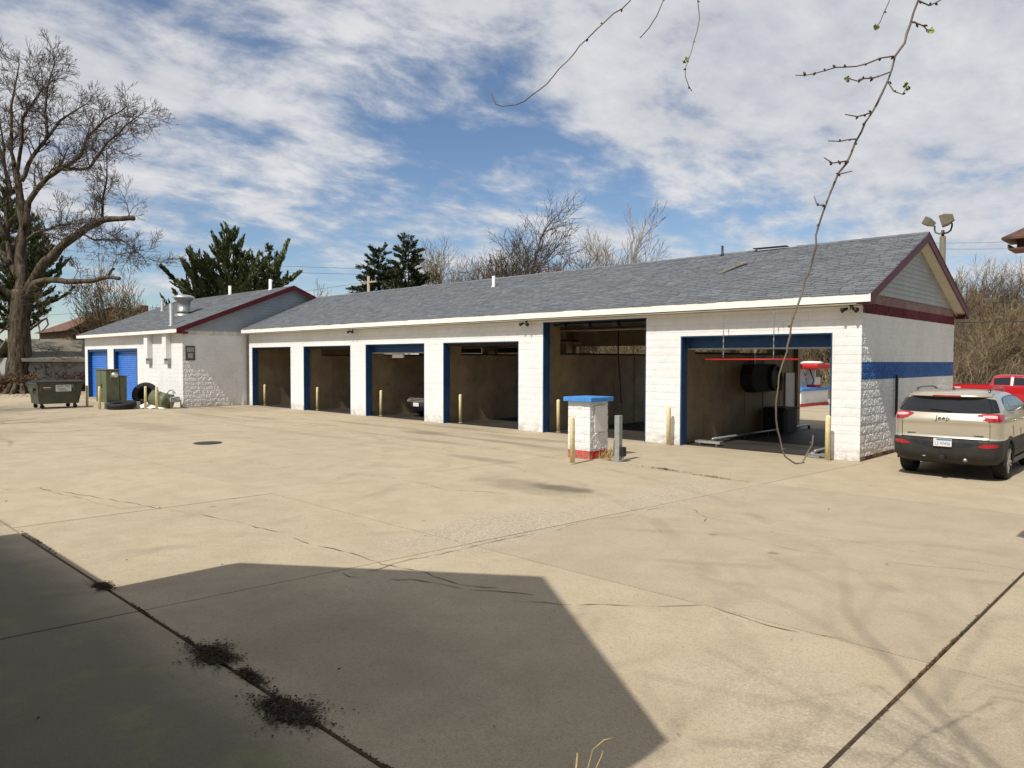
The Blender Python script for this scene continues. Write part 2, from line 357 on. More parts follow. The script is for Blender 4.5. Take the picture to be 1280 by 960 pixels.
# ------------------------------------------------------------------ mesh helpers
def frame(d):
    d = d.normalized()
    a = Vector((0, 0, 1)) if abs(d.z) < 0.9 else Vector((1, 0, 0))
    u = d.cross(a).normalized()
    return u, d.cross(u).normalized()
class MB:
    def __init__(self): self.v = []; self.f = []; self.mi = []; self.cur = 0
    def add(self, vs, fs):
        o = len(self.v); self.v.extend(tuple(p) for p in vs)
        self.f.extend(tuple(i + o for i in f) for f in fs); self.mi.extend([self.cur] * len(fs)); return self
    def box(self, x0, x1, y0, y1, z0, z1):
        vs = [(x0, y0, z0), (x1, y0, z0), (x1, y1, z0), (x0, y1, z0), (x0, y0, z1), (x1, y0, z1), (x1, y1, z1), (x0, y1, z1)]
        return self.add(vs, [(0, 3, 2, 1), (4, 5, 6, 7), (0, 1, 5, 4), (1, 2, 6, 5), (2, 3, 7, 6), (3, 0, 4, 7)])
    def bbox(self, x0, x1, y0, y1, z0, z1, b=0.02):
        """box with bevelled edges"""
        bm = bmesh.new(); bmesh.ops.create_cube(bm, size=1.0)
        for v in bm.verts: v.co = Vector(((x0 + x1) / 2 + v.co.x * (x1 - x0), (y0 + y1) / 2 + v.co.y * (y1 - y0), (z0 + z1) / 2 + v.co.z * (z1 - z0)))
        bmesh.ops.bevel(bm, geom=bm.edges[:], offset=b, segments=2, profile=0.5, affect='EDGES')
        bm.verts.index_update()
        self.add([v.co[:] for v in bm.verts], [[v.index for v in f.verts] for f in bm.faces]); bm.free(); return self
    def bar(self, p0, p1, w, h=None):
        p0, p1 = Vector(p0), Vector(p1); h = h or w
        u, w2 = frame(p1 - p0); u = u * w / 2; w2 = w2 * h / 2
        vs = [p0 - u - w2, p0 + u - w2, p0 + u + w2, p0 - u + w2, p1 - u - w2, p1 + u - w2, p1 + u + w2, p1 - u + w2]
        return self.add(vs, [(0, 3, 2, 1), (4, 5, 6, 7), (0, 1, 5, 4), (1, 2, 6, 5), (2, 3, 7, 6), (3, 0, 4, 7)])
    def tube(self, pts, rad, n=8, cap=True):
        pts = [Vector(p) for p in pts]
        if not hasattr(rad, '__len__'): rad = [rad] * len(pts)
        vs = []; fs = []
        for i, p in enumerate(pts):
            d = (pts[min(i + 1, len(pts) - 1)] - pts[max(i - 1, 0)])
            if d.length < 1e-6: d = Vector((0, 0, 1))
            if i == 0: u, w = frame(d)
            else:
                d.normalize(); u = (u - d * u.dot(d)); u = u.normalized() if u.length > 1e-4 else frame(d)[0]; w = d.cross(u)
            for k in range(n):
                a = 2 * math.pi * k / n
                vs.append(p + (u * math.cos(a) + w * math.sin(a)) * rad[i])
        for i in range(len(pts) - 1):
            for k in range(n):
                k2 = (k + 1) % n
                fs.append((i * n + k, i * n + k2, (i + 1) * n + k2, (i + 1) * n + k))
        if cap and n > 2: fs.append(tuple(range(n - 1, -1, -1))); fs.append(tuple(range((len(pts) - 1) * n, len(pts) * n)))
        return self.add(vs, fs)
    def lathe(self, prof, c=(0, 0, 0), axis='z', n=20):
        """profile of (radius, height) turned about an axis through c"""
        vs = []; fs = []; c = Vector(c)
        for r, h in prof:
            for k in range(n):
                a = 2 * math.pi * k / n
                if axis == 'z': p = Vector((r * math.cos(a), r * math.sin(a), h))
                elif axis == 'x': p = Vector((h, r * math.cos(a), r * math.sin(a)))
                else: p = Vector((r * math.sin(a), h, r * math.cos(a)))
                vs.append(c + p)
        m = len(prof)
        for i in range(m - 1):
            for k in range(n):
                k2 = (k + 1) % n; fs.append((i * n + k, i * n + k2, (i + 1) * n + k2, (i + 1) * n + k))
        if prof[0][0] > 1e-5: fs.append(tuple(range(n - 1, -1, -1)))
        if prof[-1][0] > 1e-5: fs.append(tuple(range((m - 1) * n, m * n)))
        return self.add(vs, fs)
    def prism(self, poly, axis, a0, a1):
        """polygon pushed along an axis: 'x' takes (y,z), 'y' takes (x,z), 'z' takes (x,y)"""
        def p3(p, a): return (a, p[0], p[1]) if axis == 'x' else ((p[0], a, p[1]) if axis == 'y' else (p[0], p[1], a))
        n = len(poly); vs = [p3(p, a0) for p in poly] + [p3(p, a1) for p in poly]
        fs = [tuple(range(n - 1, -1, -1)), tuple(range(n, 2 * n))] + [(i, (i + 1) % n, (i + 1) % n + n, i + n) for i in range(n)]
        return self.add(vs, fs)
    def mesh(self, name, mat, smooth=False):
        me = bpy.data.meshes.new(name); me.from_pydata(self.v, [], self.f); 
        for m in (mat if isinstance(mat, (list, tuple)) else [mat]): me.materials.append(MATS[m])
        if isinstance(mat, (list, tuple)): me.polygons.foreach_set('material_index', self.mi)
        if smooth: me.polygons.foreach_set('use_smooth', [True] * len(me.polygons))
        me.update(); return me
    def build(self, name, mat, parent=None, smooth=False, fix=True):
        me = self.mesh(name, mat, smooth)
        if fix and len(me.polygons) < 30000:
            bm = bmesh.new(); bm.from_mesh(me); bmesh.ops.recalc_face_normals(bm, faces=bm.faces[:]); bm.to_mesh(me); bm.free()
        return link(name, me, parent)
def link(name, me, parent=None, loc=None):
    o = bpy.data.objects.new(name, me); COL.objects.link(o)
    if parent is not None: o.parent = parent
    if loc is not None: o.location = loc
    return o
def tag(o, label=None, cat=None, group=None, kind=None):
    for k, v in (('label', label), ('category', cat), ('group', group), ('kind', kind)):
        if v: o[k] = v
    return o
def thing(name, label, cat, loc=(0, 0, 0), rz=0.0, group=None):
    o = bpy.data.objects.new(name, None); COL.objects.link(o); o.empty_display_size = 0.2
    o.location = loc; o.rotation_euler = (0, 0, rz); return tag(o, label, cat, group)
def kids(o): return [c for c in COL.objects if c.parent == o]
def copy_thing(root, loc, rz=0.0, label=None, s=1.0):
    c = root.copy(); COL.objects.link(c); c.location = loc; c.rotation_euler = (0, 0, rz); c.scale = (s, s, s)
    if label: c['label'] = label
    for k in list(root.children):
        k2 = k.copy(); COL.objects.link(k2); k2.parent = c
        for g in list(k.children):
            g2 = g.copy(); COL.objects.link(g2); g2.parent = k2
    return c
def text_mesh(txt, size, depth, mat, name, parent, mtx, xs=1.0):
    cu = bpy.data.curves.new(name, 'FONT'); cu.body = txt; cu.size = size; cu.extrude = depth; cu.align_x = 'CENTER'; cu.align_y = 'CENTER'; cu.resolution_u = 3
    o = bpy.data.objects.new(name, cu); COL.objects.link(o)
    bpy.context.view_layer.update()
    me = bpy.data.meshes.new_from_object(o.evaluated_get(bpy.context.evaluated_depsgraph_get()))
    COL.objects.unlink(o); bpy.data.objects.remove(o)
    me.transform(mtx @ Matrix.Diagonal((xs, 1, 1, 1))); me.materials.clear(); me.materials.append(MATS[mat])
    return link(name, me, parent)
def wbuild(mb, name, mat, parent, smooth=False, fix=True):
    """build a part from world coordinates under a thing that stands elsewhere"""
    o = mb.build(name, mat, parent, smooth, fix)
    if parent.type == 'EMPTY': o.location = -parent.location
    return o

# ================================================================== SETTING
g = MB()
# the ground runs to the horizon, in rings so that it keeps a little relief far off
rings = [0, 60, 120, 250, 500, 1000, 1600]
vs = [(0, 0, -0.09)]; fs = []; N = 48
for r in rings[1:]:
    for k in range(N):
        a = 2 * math.pi * k / N; vs.append((r * math.cos(a) - 20, r * math.sin(a) + 20, -0.09))
for i in range(len(rings) - 1):
    for k in range(N):
        k2 = (k + 1) % N
        if i == 0: fs.append((0, 1 + k, 1 + k2))
        else: fs.append((1 + (i - 1) * N + k, 1 + i * N + k, 1 + i * N + k2, 1 + (i - 1) * N + k2))
g.add(vs, fs)
ground = tag(g.build('ground', 'dry_grass', fix=False), kind='structure')

XW = -34.8; XE = -5.87; YF = 17.25; YB = 24.95       # wash bays
WX0 = -49.54; WX1 = -35.14; WYF = 14.14; WYB = 25.3  # storage wing

lot = tag(MB().box(-58, 10, -16, 17.6, -0.30, -0.03).build('lot_bed', 'dirt'), kind='structure')
xl = [(10, 10, .008), (3.2, 3.2, .01), (-1.56, -1.45, .030), (-6.95, -5.72, .016), (-11.6, -11.3, .013), (-16.2, -15.9, .012), (-21, -20.8, .012), (-25.8, -25.6, .006), (-30.5, -30.4, .006), (-35.2, -35.2, .006), (-40, -40, .006), (-46, -46, .006), (-52, -52, .006), (-58, -58, .006)]
yl = [(-16, .006), (-10, .006), (-4, .006), (2.4, .034), (6.09, .013), (9.55, .009), (13.0, .016), (17.25, .004)]
def xline(i, y): a, b, w = xl[i]; return a + (b - a) * (y - 2.4) / 14.8
for i in range(len(xl) - 1):
    for j in range(len(yl) - 1):
        y0 = yl[j][0] + yl[j][1] / 2; y1 = yl[j + 1][0] - yl[j + 1][1] / 2
        hr, hl = xl[i][2] / 2, xl[i + 1][2] / 2
        poly = [(xline(i + 1, y0) + hl, y0), (xline(i, y0) - hr, y0), (xline(i, y1) - hr, y1), (xline(i + 1, y1) + hl, y1)]
        dz = rnd.uniform(-0.003, 0.0) if j < 6 else 0
        m = MB().prism(poly, 'z', -0.12, dz)
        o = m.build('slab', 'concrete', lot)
# paving beside and behind the buildings
pv = MB()
pv.box(-58, -5.88, 17.254, 45.0, -0.25, -0.002)
for x0, x1 in ((-5.872, -1.47), (-1.44, 3.2), (3.21, 12)):
    for y0, y1 in ((17.256, 21.9), (21.91, 27), (27.01, 33), (33.01, 45)):
        pv.box(x0, x1, y0, y1, -0.25, -0.002)
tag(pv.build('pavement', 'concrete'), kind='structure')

def crack(pts, w, name='crack', seed=1):
    r = random.Random(seed); m = MB(); P = [Vector(ground_at(*p)) for p in pts]; L = []
    for a, b in zip(P[:-1], P[1:]):
        n = max(2, int((b - a).length / 0.12)); side = Vector((-(b - a).y, (b - a).x, 0)).normalized()
        for k in range(n):
            q = a.lerp(b, k / n); L.append((q + side * (mnoise.noise(q * 1.3) * 0.12 + mnoise.noise(q * 5) * .04 + r.uniform(-.018, .018)), side, w * r.uniform(0.15, 1.2) * (0 if r.random() < 0.22 else 1)))
    vs = []; fs = []
    for q, s, ww in L: vs += [(q + s * ww / 2) + Vector((0, 0, .004)), (q - s * ww / 2) + Vector((0, 0, .004))]
    for k in range(len(L) - 1): fs.append((2 * k, 2 * k + 1, 2 * k + 3, 2 * k + 2))
    m.add(vs, fs); o = m.build(name, 'crack_dirt', lot, fix=False); return o
crack([(0, 612), (50, 610), (240, 641), (330, 660), (400, 682), (490, 707), (560, 727), (640, 738)], 0.016, seed=2)
crack([(435, 716), (520, 700), (600, 681), (690, 664), (750, 650), (835, 632)], 0.012, seed=3)
crack([(640, 752), (720, 757), (870, 757), (890, 760), (985, 785), (1090, 809)], 0.014, seed=4)
crack([(867, 637), (884, 648), (889, 662)], 0.014, seed=5)
crack([(50, 610), (150, 636), (310, 621)], 0.012, seed=6)
crack([(430, 716), (470, 722), (540, 730), (680, 748)], 0.02, seed=7)
crack([(300, 576), (400, 590), (490, 597), (560, 612), (640, 618)], 0.012, seed=8)
crack([(1040, 600), (1160, 618), (1280, 632)], 0.010, seed=9)
crack([(700, 640), (860, 660), (1010, 690), (1280, 722)], 0.007, seed=10)

def litter(center, rx, ry, n, mat, label_name, size=(.018, .045), rot=0.0, seed=1, lift=0.03):
    r = random.Random(seed); m = MB()
    for k in range(n):
        a = r.uniform(0, 6.283); q = min(1.5, abs(r.gauss(0, .36))) * (0.85 + 0.6 * mnoise.noise(Vector((math.cos(a) * 1.5, math.sin(a) * 1.5, seed))))
        dx, dy = q * rx * math.cos(a), q * ry * math.sin(a)
        x = center[0] + dx * math.cos(rot) - dy * math.sin(rot); y = center[1] + dx * math.sin(rot) + dy * math.cos(rot)
        L = r.uniform(*size); W = L * r.uniform(.25, .6); t = r.uniform(0, 6.283); z = r.uniform(.002, lift) * max(0.1, 1 - q)
        u = Vector((math.cos(t), math.sin(t), r.uniform(-.16, .16))) * L / 2; v = Vector((-math.sin(t), math.cos(t), r.uniform(-.3, .3))) * W / 2
        c = Vector((x, y, z + 0.009)); m.add([c - u, c - v * .9, c + u, c + v + Vector((0, 0, .003))], [(0, 1, 2, 3)])
    return tag(m.build(label_name, mat, fix=False), kind='stuff')
def dirt_patch(x, y, rx, ry, seed):
    rx *= .6; ry *= .6; m = MB(); vs = [(x, y, .007)]; N = 60
    for k in range(N):
        a = 2 * math.pi * k / N; q = .85 + .4 * mnoise.noise(Vector((math.cos(a) * 2, math.sin(a) * 2, seed))) + .35 * mnoise.noise(Vector((math.cos(a) * 7, math.sin(a) * 7, seed))); vs.append((x + rx * q * math.cos(a), y + ry * q * math.sin(a), .0045))
    m.add(vs, [(0, 1 + k, 1 + (k + 1) % N) for k in range(N)]); m.build('dirt_patch', 'dirt', lot, fix=False)
for k, (x, y, rx, ry) in enumerate(((-7.95, 2.40, .30, .13), (-5.50, 2.42, .42, .2), (-4.95, 2.44, .30, .07), (-4.28, 2.36, .48, .17))): dirt_patch(x, y, rx, ry, k)
for k, (x, y, rx, ry, n) in enumerate(((-7.95, 2.40, .34, .17, 1300), (-5.50, 2.42, .50, .26, 3200), (-4.95, 2.44, .38, .10, 900), (-4.28, 2.36, .58, .23, 3600), (-6.9, 2.40, .9, .02, 120), (-3.2, 2.40, .9, .025, 160), (-5.9, 2.40, .5, .04, 120))):
    litter((x, y), rx, ry, n, 'leaf_dark', 'leaf_litter', seed=20 + k, size=(.010, .036), lift=.008)
litter((-9.95, 13.45), .55, .16, 200, 'straw', 'straw_litter', seed=31, rot=-.25)
litter((-8.3, 13.12), 1.3, .07, 260, 'leaf_brown', 'leaf_litter', seed=32, rot=-.07, size=(.02, .05))
litter((-7.1, 12.95), 1.2, .08, 300, 'straw', 'straw_litter', seed=33, rot=-.07, size=(.02, .05))
litter((-1.53, 6.0), .02, 3.6, 420, 'leaf_brown', 'leaf_litter', seed=34, size=(.012, .035), lift=.008)
litter((-10.4, 2.42), 1.6, .05, 150, 'leaf_brown', 'leaf_litter', seed=35, size=(.02, .05))
# scattered crumbs and leaves on the open concrete
m = MB(); r = random.Random(5)
for k in range(300):
    x, y = r.uniform(-40, 2), r.uniform(1, 17); L = r.uniform(.006, .022); t = r.uniform(0, 6.28)
    u = Vector((math.cos(t), math.sin(t), .2)) * L; v = Vector((-math.sin(t), math.cos(t), r.uniform(-.4, .4))) * L * .5; c = Vector((x, y, .012 + L * .2))
    m.add([c - u, c - v, c + u, c + v + Vector((0, 0, .3 * L))], [(0, 1, 2, 3)])
tag(m.build('leaf_litter', 'leaf_brown', fix=False), kind='stuff')

# manhole cover
mh = MB().lathe([(0.33, 0.002), (0.36, 0.012), (0.36, 0.016), (0.31, 0.018), (0.0, 0.018)], (-19.7, 8.57, 0), n=24)
o = mh.build('manhole_cover', 'black_metal'); tag(o, 'round dark iron manhole cover set in the concrete lot', 'manhole cover')

# ================================================================== BLOCK WALLS
def block_face(L, H, seed, nx=4, nz=2, amp=0.0035, D=0.05):
    """one split-face block: rough front towards -y, 50 triangles at most"""
    r = random.Random(seed); vs = []; fs = []
    nx = max(1, min(nx, int(L / .09))); nz = nz if H > .1 else 1
    for j in range(nz + 1):
        for i in range(nx + 1):
            edge = i in (0, nx) or j in (0, nz)
            vs.append((L * i / nx, (0.004 if edge else -r.uniform(0.0, amp)) + r.uniform(-.0015, .0015), H * j / nz))
    for j in range(nz):
        for i in range(nx):
            a = j * (nx + 1) + i; fs.append((a, a + 1, a + nx + 2, a + nx + 1))
    b = len(vs); vs += [(0, D, 0), (L, D, 0), (L, D, H), (0, D, H)]
    c = (0, nx, nz * (nx + 1) + nx, nz * (nx + 1))
    fs += [(c[0], b, b + 1, c[1]), (c[1], b + 1, b + 2, c[2]), (c[2], b + 2, b + 3, c[3]), (c[3], b + 3, b, c[0])]
    return vs, fs
FULL = []
def block_wall(x0, x1, ztop, y, openings, parent, n_single, name='concrete_block'):
    """running bond in front of a core wall; the blocks nearest the viewer are parts, the far rest one part"""
    G = 0.007; items = []
    k = 0
    while k * 0.2 < ztop - 0.02:
        z0, z1 = k * 0.2, min(ztop, k * 0.2 + 0.2); off = 0.2 if k % 2 else 0.0
        x = x1 + off
        while x > x0:
            a, b = max(x0, x - 0.4), min(x1, x)
            if b - a > 0.03: items.append((a, b, z0, z1))
            x -= 0.4
        k += 1
    cut = []
    for a, b, z0, z1 in items:
        pieces = [(a, b, z0, z1)]
        for ox0, ox1, oz in openings:
            nxt = []
            for (p, q, u, v) in pieces:
                if u >= oz or q <= ox0 or p >= ox1: nxt.append((p, q, u, v)); continue
                if p < ox0: nxt.append((p, ox0, u, v))
                if q > ox1: nxt.append((ox1, q, u, v))
                if v > oz: nxt.append((max(p, ox0), min(q, ox1), oz, v))
            pieces = nxt
        cut += [c for c in pieces if c[1] - c[0] > .03 and c[3] - c[2] > .025]
    cut.sort(key=lambda c: ((c[0] + c[1]) / 2) ** 2 + y * y)
    rest = MB(); meshes = {}; r = random.Random(11)
    for idx, (a, b, z0, z1) in enumerate(cut):
        L, H = b - a - G, z1 - z0 - G
        if idx < n_single:
            key = (round(L, 2), round(H, 2), r.randrange(6))
            if key not in meshes:
                mb = MB(); mb.add(*block_face(L, H, hash(key) % 9999)); meshes[key] = mb.mesh(name, 'white_block')
            o = link(name, meshes[key], parent, (a + G / 2, y + r.uniform(-.0015, .0015), z0 + G / 2))
        else:
            v, f = block_face(L, H, idx, 2, 1, 0.005)
            rest.add([(p[0] + a + G / 2, p[1] + y, p[2] + z0 + G / 2) for p in v], f)
    if rest.v:
        tag(rest.build('block_facing', 'white_block', parent, fix=False), kind='stuff')

def rough_wall(x, y0, y1, z0, z1, ystep, amp, mat, name, parent, side=1, fine_y=None):
    """a wall facing +x made of split-face blocks, with real relief and sunk joints"""
    ys = [y0]; 
    while ys[-1] < y1 - 1e-6:
        st = ystep if (fine_y is None or ys[-1] < fine_y) else ystep * 5
        ys.append(min(y1, ys[-1] + st))
    nz = int((z1 - z0) / ystep); zs = [z0 + (z1 - z0) * k / nz for k in range(nz + 1)]
    vs = []; fs = []
    for z in zs:
        c = int(z / 0.2); 
        for yy in ys:
            p = Vector((yy, z, 3.1))
            h = mnoise.fractal(p * 25, 0.8, 2.1, 3) * amp * 1.15 + mnoise.noise(p * 7) * amp * .5
            fz = (z / 0.2) % 1; fy = (yy / 0.4 + (0.5 if c % 2 else 0)) % 1
            if fz < .09 or fz > .93 or fy < .05 or fy > .96: h -= amp * .9
            vs.append((x + h * side, yy, z))
    n = len(ys)
    for j in range(len(zs) - 1):
        for i in range(n - 1):
            a = j * n + i; fs.append((a, a + 1, a + n + 1, a + n))
    mb = MB(); mb.add(vs, fs); return mb

# ================================================================== CAR WASH
OPEN = [(-34.5, -30.79, 2.85), (-29.66, -25.96, 2.85), (-24.89, -21.18, 2.87), (-20.12, -16.41, 2.87), (-15.36, -11.55, 3.44), (-10.46, -6.51, 2.90)]
wash = thing('car_wash', 'long white block car wash with six open bays under a grey shingle roof', 'car wash', (-20.3, 17.25, 0))
wo_ = -wash.location
def core_wall(y0, y1, x0, x1, ztop, openings, mat, name, parent):
    m = MB(); e = 0.004; xs = [x0] + [v for o in openings for v in (o[0] - e, o[1] + e)] + [x1]
    for i in range(0, len(xs), 2): m.box(xs[i], xs[i + 1], y0, y1, 0, ztop)
    for o in openings:
        if ztop - o[2] > .02: m.box(o[0] - e, o[1] + e, y0, y1, o[2] + e, ztop)
    return wbuild(m, name, mat, parent)
front = core_wall(YF + 0.008, YF + 0.20, XW + .01, XE - .012, 3.5, OPEN, 'mortar', 'front_wall', wash)
block_wall(XW, XE + .006, 3.5, YF, OPEN, front, 300)
BACK = [(a, b, 2.85) for a, b, _ in OPEN]
core_wall(YB - .2, YB, XW + .01, XE - .02, 3.5, BACK, 'tan_panel', 'back_wall', wash)
# end wall facing the vehicles
m = rough_wall(XE, YF + .0, YB, 0, 3.80, 0.028, 0.011, 'end_wall_paint', 'end_wall', wash, fine_y=20.4)
tag(wbuild(m, 'end_wall_facing', 'end_wall_paint', wash, smooth=False, fix=False), kind='stuff')
wbuild(MB().box(XE - .22, XE - .03, YF + .03, YB - .03, 0, 3.78), 'end_wall', 'tan_panel', wash)
wbuild(MB().box(XW + .02, XW + .2, YF + .205, YB - .21, 0, 3.5), 'end_wall', 'tan_panel', wash)
# dividers between the bays: full height at the front, open above head height further in
for a, b, _ in OPEN[1:]:
    xr = a - 0.14; xw = xr - 0.42
    m = MB().box(xw, xr, YF + .21, YF + 1.0, 0, 3.5).box(xw + .003, xr - .003, YF + 1.002, YB - .7, 0.0, 2.44).box(xw, xr, YB - .698, YB - .21, 0, 3.5)
    dv = wbuild(m, 'divider_wall', 'tan_panel', wash)
    y = YF + 1.5
    while y < YB - .8:
        MB().box(xr - .002, xr + .012, y, y + .045, .05, 2.42).build('batten', 'tan_panel', dv); y += 1.22
    MB().box(xw - .02, xr + .02, YF + 1.01, YB - .71, 2.445, 2.50).build('top_plate', 'dark_wood', dv)
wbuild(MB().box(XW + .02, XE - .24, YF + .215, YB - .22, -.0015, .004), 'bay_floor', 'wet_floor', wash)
# frames and rolled-up doors
for i, (a, b, zt) in enumerate(OPEN):
    f = MB(); f.box(a - .002, a + .035, YF + .012, YF + .29, 0.0, zt - .002); f.box(b - .035, b + .002, YF + .012, YF + .29, 0.0, zt - .002)
    if i != 4: f.box(a + .036, b - .036, YF + .02, YF + .30, zt - .03, zt - .003)
    else: f.box(a + .036, b - .036, YF + .16, YF + .30, zt - .02, zt + .02)
    fr = wbuild(f, 'door_frame', 'blue_paint', wash)
    if i in (2, 5):
        MB().box(a + .04, b - .04, YF + .31, YF + .36, zt - .31, zt - .032).build('door_curtain', 'blue_paint', fr)
        MB().box(a + .04, b - .04, YF + .29, YF + .37, zt - .355, zt - .312).build('bottom_rail', 'grey_metal', fr)
    if i in (0, 1, 3):
        MB().box(a + .04, b - .04, YF + .20, YF + .26, zt - .12, zt - .032).build('door_curtain', 'dark_wood', fr)
    if i != 4:
        MB().box(a + .1, b - .1, YF + .6, YF + 3.2, 2.93, 2.98).build('open_door_panel', 'dark_wood', fr)
        MB().tube([(a + .2, YF + .32, 2.98), (b - .2, YF + .32, 2.98)], .07, 10).build('door_shaft', 'galvanized', fr)
        for xx in (a + .07, b - .07): MB().box(xx - .02, xx + .02, YF + .35, YF + 3.3, 2.84, 2.88).build('door_track', 'galvanized', fr)
    else:
        sh = MB().tube([(a + .1, YF + .42, 3.36), (b - .05, YF + .42, 3.36)], .035, 8).build('door_shaft', 'black_metal', fr)
        for xx in (a + .5, a + 1.45, a + 2.5, b - .2):
            MB().lathe([(.05, -.11), (.12, -.10), (.12, .10), (.05, .11)], (xx, YF + .42, 3.36), 'x', 12).build('spring_drum', 'black_metal', sh)
        MB().box(a + .2, b - .2, YF + .9, YF + 2.9, 3.38, 3.42).build('open_door_panel', 'dark_wood', fr)
    MB().box(a + .04, b - .04, YB - .28, YB - .215, 2.845 - .24, 2.845).build('rear_door_curtain', 'dark_wood', fr) if i in (0, 1, 2) else None
# tubular light and brackets seen inside bays
for i, (x, y, z, w) in enumerate(((-23.7, 17.55, 2.42, .75),)):
    pass

SL = (5.55 - 3.74) / (21.07 - 16.88)
def shingles(mb, x0, x1, ya, za, slope, length, expo=0.14, tab=0.31, seed=3, up=1.0, clip=None):
    """rows of tabs up a slope that rises towards +y; each tab a wedge with its lower edge proud"""
    r = random.Random(seed); c = math.cos(math.atan(slope)); s = math.sin(math.atan(slope)); n = int(length / expo)
    for k in range(n + 1):
        d0 = k * expo - .02; d1 = min((k + 1) * expo, length)
        if d1 - d0 < .03: continue
        x = x0 - r.uniform(0, tab)
        while x < x1:
            a, b = max(x0, x), min(x1, x + tab * r.uniform(.75, 1.25) - .012); x = b + .012
            if b - a < .03: continue
            h = r.uniform(.009, .021); dd = d0 + r.uniform(-.006, .006)
            if clip and clip((a + b) / 2, ya + (d0 + d1) / 2 * c): continue
            def P(xx, d, hh): return (xx, ya + d * c - hh * s, za + d * s + hh * c)
            mb.add([P(a, dd, .001), P(b, dd, .001), P(b, dd, h), P(a, dd, h), P(b, d1, .003), P(a, d1, .003)], [(0, 1, 2, 3), (3, 2, 4, 5)])
    return mb
XO = -5.565
roof = wbuild(MB().prism([(16.88, 3.735), (21.07, 5.545), (25.26, 3.735), (25.26, 3.60), (21.07, 5.41), (16.88, 3.60)], 'x', XW + .004, XO), 'roof', 'dark_wood', wash)
m = shingles(MB(), XW + .004, XO + .02, 16.86, 3.728, SL, 4.565)
shingles_front = m
back = MB()
for v in ([(XW + .004, 21.07, 5.552), (XO + .02, 21.07, 5.552), (XO + .02, 25.28, 3.735), (XW + .004, 25.28, 3.735)],): back.add(v, [(0, 1, 2, 3)])
tag(m.build('shingles', 'shingle', roof, fix=False), kind='stuff')
back.build('rear_shingles', 'shingle', roof, fix=False)
rc = MB(); x = XW + .01; r = random.Random(9)
while x < XO:
    b = min(XO + .02, x + .3)
    if not (-10.3 < x < -9.2): rc.add([(x, 20.93, 5.505 + r.uniform(0, .006)), (b - .01, 20.93, 5.50), (b - .01, 21.07, 5.575), (x, 21.07, 5.583), (b - .01, 21.21, 5.50), (x, 21.21, 5.505)], [(0, 1, 2, 3), (3, 2, 4, 5)])
    x = b
tag(rc.build('ridge_cap', 'shingle', roof, fix=False), kind='stuff')
MB().bar((-10.25, 21.0, 5.60), (-9.25, 21.02, 5.585), .22, .025).build('loose_ridge_cap', 'black_metal', roof)['label'] = 'loose dark piece of ridge cap lifting off the roof'
lo = MB().prism([(-10.42, 19.08), (-10.28, 19.06), (-9.84, 19.74), (-9.93, 19.80)], 'z', 0, .02)
lo = lo.build('loose_shingle', 'olive_roof', roof)
for v in lo.data.vertices: v.co.z += 3.74 + (v.co.y - 16.88) * SL + .02 + (0.05 if v.co.x > -10.1 else 0)
lo['label'] = 'loose strip of shingle curling up'
fas = MB().box(XW - .02, XO - .002, 16.853, 16.878, 3.545, 3.725); wbuild(fas, 'fascia', 'white_trim', wash)
wbuild(MB().box(XW + .003, XE - .003, 16.88, YF + .03, 3.507, 3.525), 'soffit', 'soffit', wash)
wbuild(MB().box(XW + .003, XO - .01, 25.262, 25.285, 3.545, 3.725), 'fascia', 'white_trim', wash)
# gable towards the parked vehicles
def gable(parent, x, side, yl_, yr, zb, ya, za, board, mat, thick=.016):
    """lap siding: one board per course, trimmed to the roof slope"""
    k = 0; z = zb
    sl = (za - zb) / (ya - yl_); sr = (za - zb) / (yr - ya)
    while z < za - .05:
        z1 = min(z + board, za - .01)
        a0, a1 = yl_ + (z - zb) / sl, yl_ + (z1 - zb) / sl; b0, b1 = yr - (z - zb) / sr, yr - (z1 - zb) / sr
        t0, t1 = thick * side, .003 * side
        vs = [(x, a0, z), (x, b0, z), (x, b1, z1), (x, a1, z1), (x + t0, a0, z), (x + t0, b0, z), (x + t1, b1, z1), (x + t1, a1, z1)]
        MB().add(vs, [(0, 3, 2, 1), (4, 5, 6, 7), (0, 1, 5, 4), (1, 2, 6, 5), (2, 3, 7, 6), (3, 0, 4, 7)]).build('siding_board', mat, parent)
        z = z1
gw = MB().prism([(17.27, 3.79), (24.93, 3.79), (24.93, 3.80), (21.07, 5.40), (17.27, 3.80)], 'x', XE - .12, XE - .012)
gb = wbuild(gw, 'gable_wall', 'siding', wash)
gable(gb, XE - .01, 1, 17.17, 24.97, 3.80, 21.07, 5.46, .118, 'siding', .026)
gs = MB()
for (ya, za, yb, zb) in ((16.90, 3.60, 21.07, 5.40), (21.07, 5.40, 25.24, 3.60)):
    gs.add([(XE - .01, ya, za - .012), (XO - .03, ya, za - .012), (XO - .03, yb, zb - .012), (XE - .01, yb, zb - .012), (XE - .01, ya, za - .03), (XO - .03, ya, za - .03), (XO - .03, yb, zb - .03), (XE - .01, yb, zb - .03)], [(0, 1, 2, 3), (4, 7, 6, 5), (0, 4, 5, 1), (1, 5, 6, 2), (2, 6, 7, 3), (3, 7, 4, 0)])
wbuild(gs, 'rake_soffit', 'soffit', wash)
rk = MB()
for (ya, za, yb, zb) in ((16.87, 3.74, 21.07, 5.555), (25.27, 3.74, 21.07, 5.555)):
    rk.add([(XO - .028, ya, za), (XO + .004, ya, za), (XO + .004, yb, zb), (XO - .028, yb, zb), (XO - .028, ya, za - .22), (XO + .004, ya, za - .22), (XO + .004, yb, zb - .24), (XO - .028, yb, zb - .24)], [(0, 1, 2, 3), (4, 7, 6, 5), (0, 4, 5, 1), (1, 5, 6, 2), (2, 6, 7, 3), (3, 7, 4, 0)])
